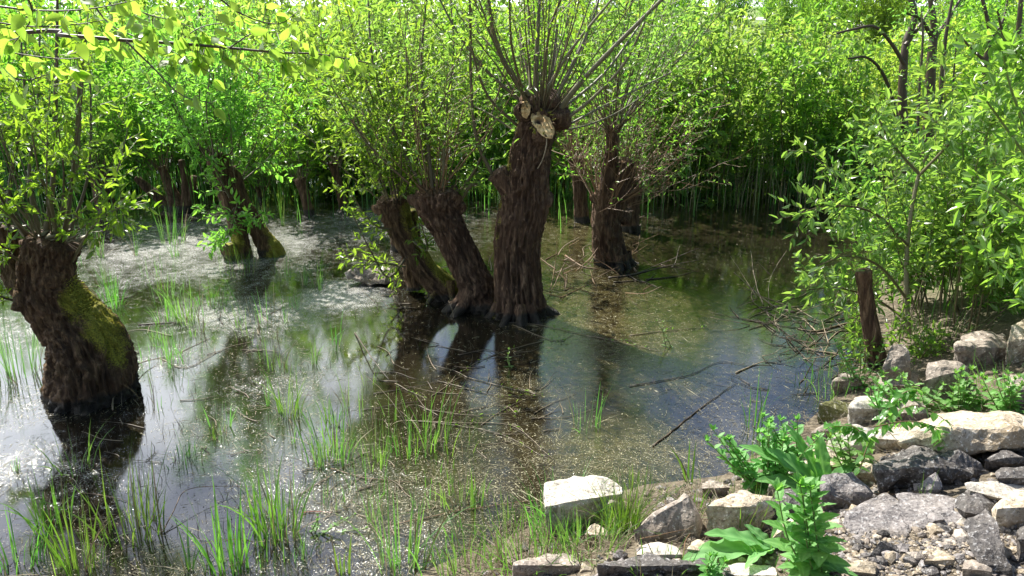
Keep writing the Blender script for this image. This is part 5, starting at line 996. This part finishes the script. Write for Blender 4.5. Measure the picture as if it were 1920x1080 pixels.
v = np.stack([np.stack([c[:, 0]-dx, c[:, 1]-dy, z], -1), np.stack([c[:, 0]+nx, c[:, 1]+ny, z+rz*.5+.001], -1), np.stack([c[:, 0]+dx, c[:, 1]+dy, z+np.abs(rz)], -1), np.stack([c[:, 0]-nx, c[:, 1]-ny, z+.001], -1)], 1).reshape(-1, 3)
mb.add(v, np.arange(n*4).reshape(-1, 4), None, 0, False, np.repeat(g.uniform(0, 1, n), 4))
tag(mb.build('floating_debris', STRAW), 'dry straw flakes and leaf bits floating on the pond', 'debris', kind='stuff')
# dry litter and grass thatch on the shore
mb = MB(); g = np.random.default_rng(951)
for k in range(3200):
    px, py = g.uniform(880, 1480), g.uniform(920, 1090)
    if k > 2300: px, py = g.uniform(1450, 1950), g.uniform(640, 900)
    p = W(px, py, .15); z = gz(p[0], p[1])
    if z < -.03: continue
    b = A_([p[0], p[1], max(z, 0)+.01]); L = g.uniform(.04, .16); path = walk(b, [g.normal(), g.normal(), .15], L, 5, -.05, .25, g); path[:, 2] = np.maximum(path[:, 2], b[2]-.005); tube(mb, path, .0012, 3, 0, g.uniform())
tag(mb.build('dry_litter', STRAW), 'dry grass stalks littering the shore between stones', 'litter', kind='stuff')

# ================================================================ LIGHT AND SKY
EL, AZ = R(50), R(-38)    # azimuth from +Y towards +X
sd = A_([math.sin(AZ)*math.cos(EL), math.cos(AZ)*math.cos(EL), math.sin(EL)])
L = bpy.data.lights.new('sun', 'SUN'); L.energy = 5.0; L.angle = R(.5); L.color = (1, .95, .87)
lo = bpy.data.objects.new('sun', L); COL.objects.link(lo); lo.rotation_euler = Vector(sd).to_track_quat('Z', 'Y').to_euler()
w = bpy.data.worlds.new('World'); S.world = w; w.use_nodes = True; nt = w.node_tree; nt.nodes.clear()
sky = N(nt, 'ShaderNodeTexSky', sky_type='NISHITA'); sky.sun_disc = False; sky.sun_elevation = EL; sky.sun_rotation = AZ
tc = N(nt, 'ShaderNodeTexCoord'); sep = N(nt, 'ShaderNodeSeparateXYZ'); nt.links.new(tc.outputs['Generated'], sep.inputs[0])
mp = N(nt, 'ShaderNodeMapping'); mp.inputs['Scale'].default_value = (1, 1, 2.2); nt.links.new(tc.outputs['Generated'], mp.inputs[0])
cn = noise(nt, 3.0, 7, .6, mp.outputs[0], dist=.3)
bias = mth(nt, 'ADD', cn.outputs[0], mth(nt, 'MULTIPLY', sep.outputs[0], -.30)); bias = mth(nt, 'ADD', bias, mth(nt, 'MULTIPLY', sep.outputs[2], -.12))
bias = mth(nt, 'ADD', bias, mth(nt, 'MULTIPLY', mth(nt, 'POWER', mth(nt, 'SUBTRACT', 1., mth(nt, 'ABSOLUTE', sep.outputs[2])), 10.), .18)); zb = mth(nt, 'MULTIPLY', mth(nt, 'MAXIMUM', mth(nt, 'SUBTRACT', sep.outputs[2], .52), 0.), -1.6); yb_ = mth(nt, 'MULTIPLY', mth(nt, 'MINIMUM', sep.outputs[1], 0.), .35)
bias = mth(nt, 'ADD', mth(nt, 'ADD', bias, .05), mth(nt, 'ADD', zb, yb_)); cf = ramp(nt, bias, [(.485, (0, 0, 0)), (.60, (1, 1, 1))]).outputs[0]
cc = mixc(nt, cf, sky.outputs[0], (18, 19, 20.5))
bg = N(nt, 'ShaderNodeBackground', i_Strength=.07); nt.links.new(cc, bg.inputs[0]); o = N(nt, 'ShaderNodeOutputWorld'); nt.links.new(bg.outputs[0], o.inputs[0])

S.view_settings.view_transform = 'Standard'; S.view_settings.look = 'None'; S.view_settings.gamma = 1; S.view_settings.use_curve_mapping = False; S.view_settings.exposure = 1.25
S.render.engine = 'CYCLES'; cy = S.cycles; cy.max_bounces = 6; cy.diffuse_bounces = 3; cy.glossy_bounces = 3; cy.transmission_bounces = 4; cy.transparent_max_bounces = 4; cy.caustics_reflective = False; cy.caustics_refractive = False
cy.use_denoising = True; cy.sample_clamp_indirect = 6
try: cy.denoiser = 'OPENIMAGEDENOISE'
except Exception: pass
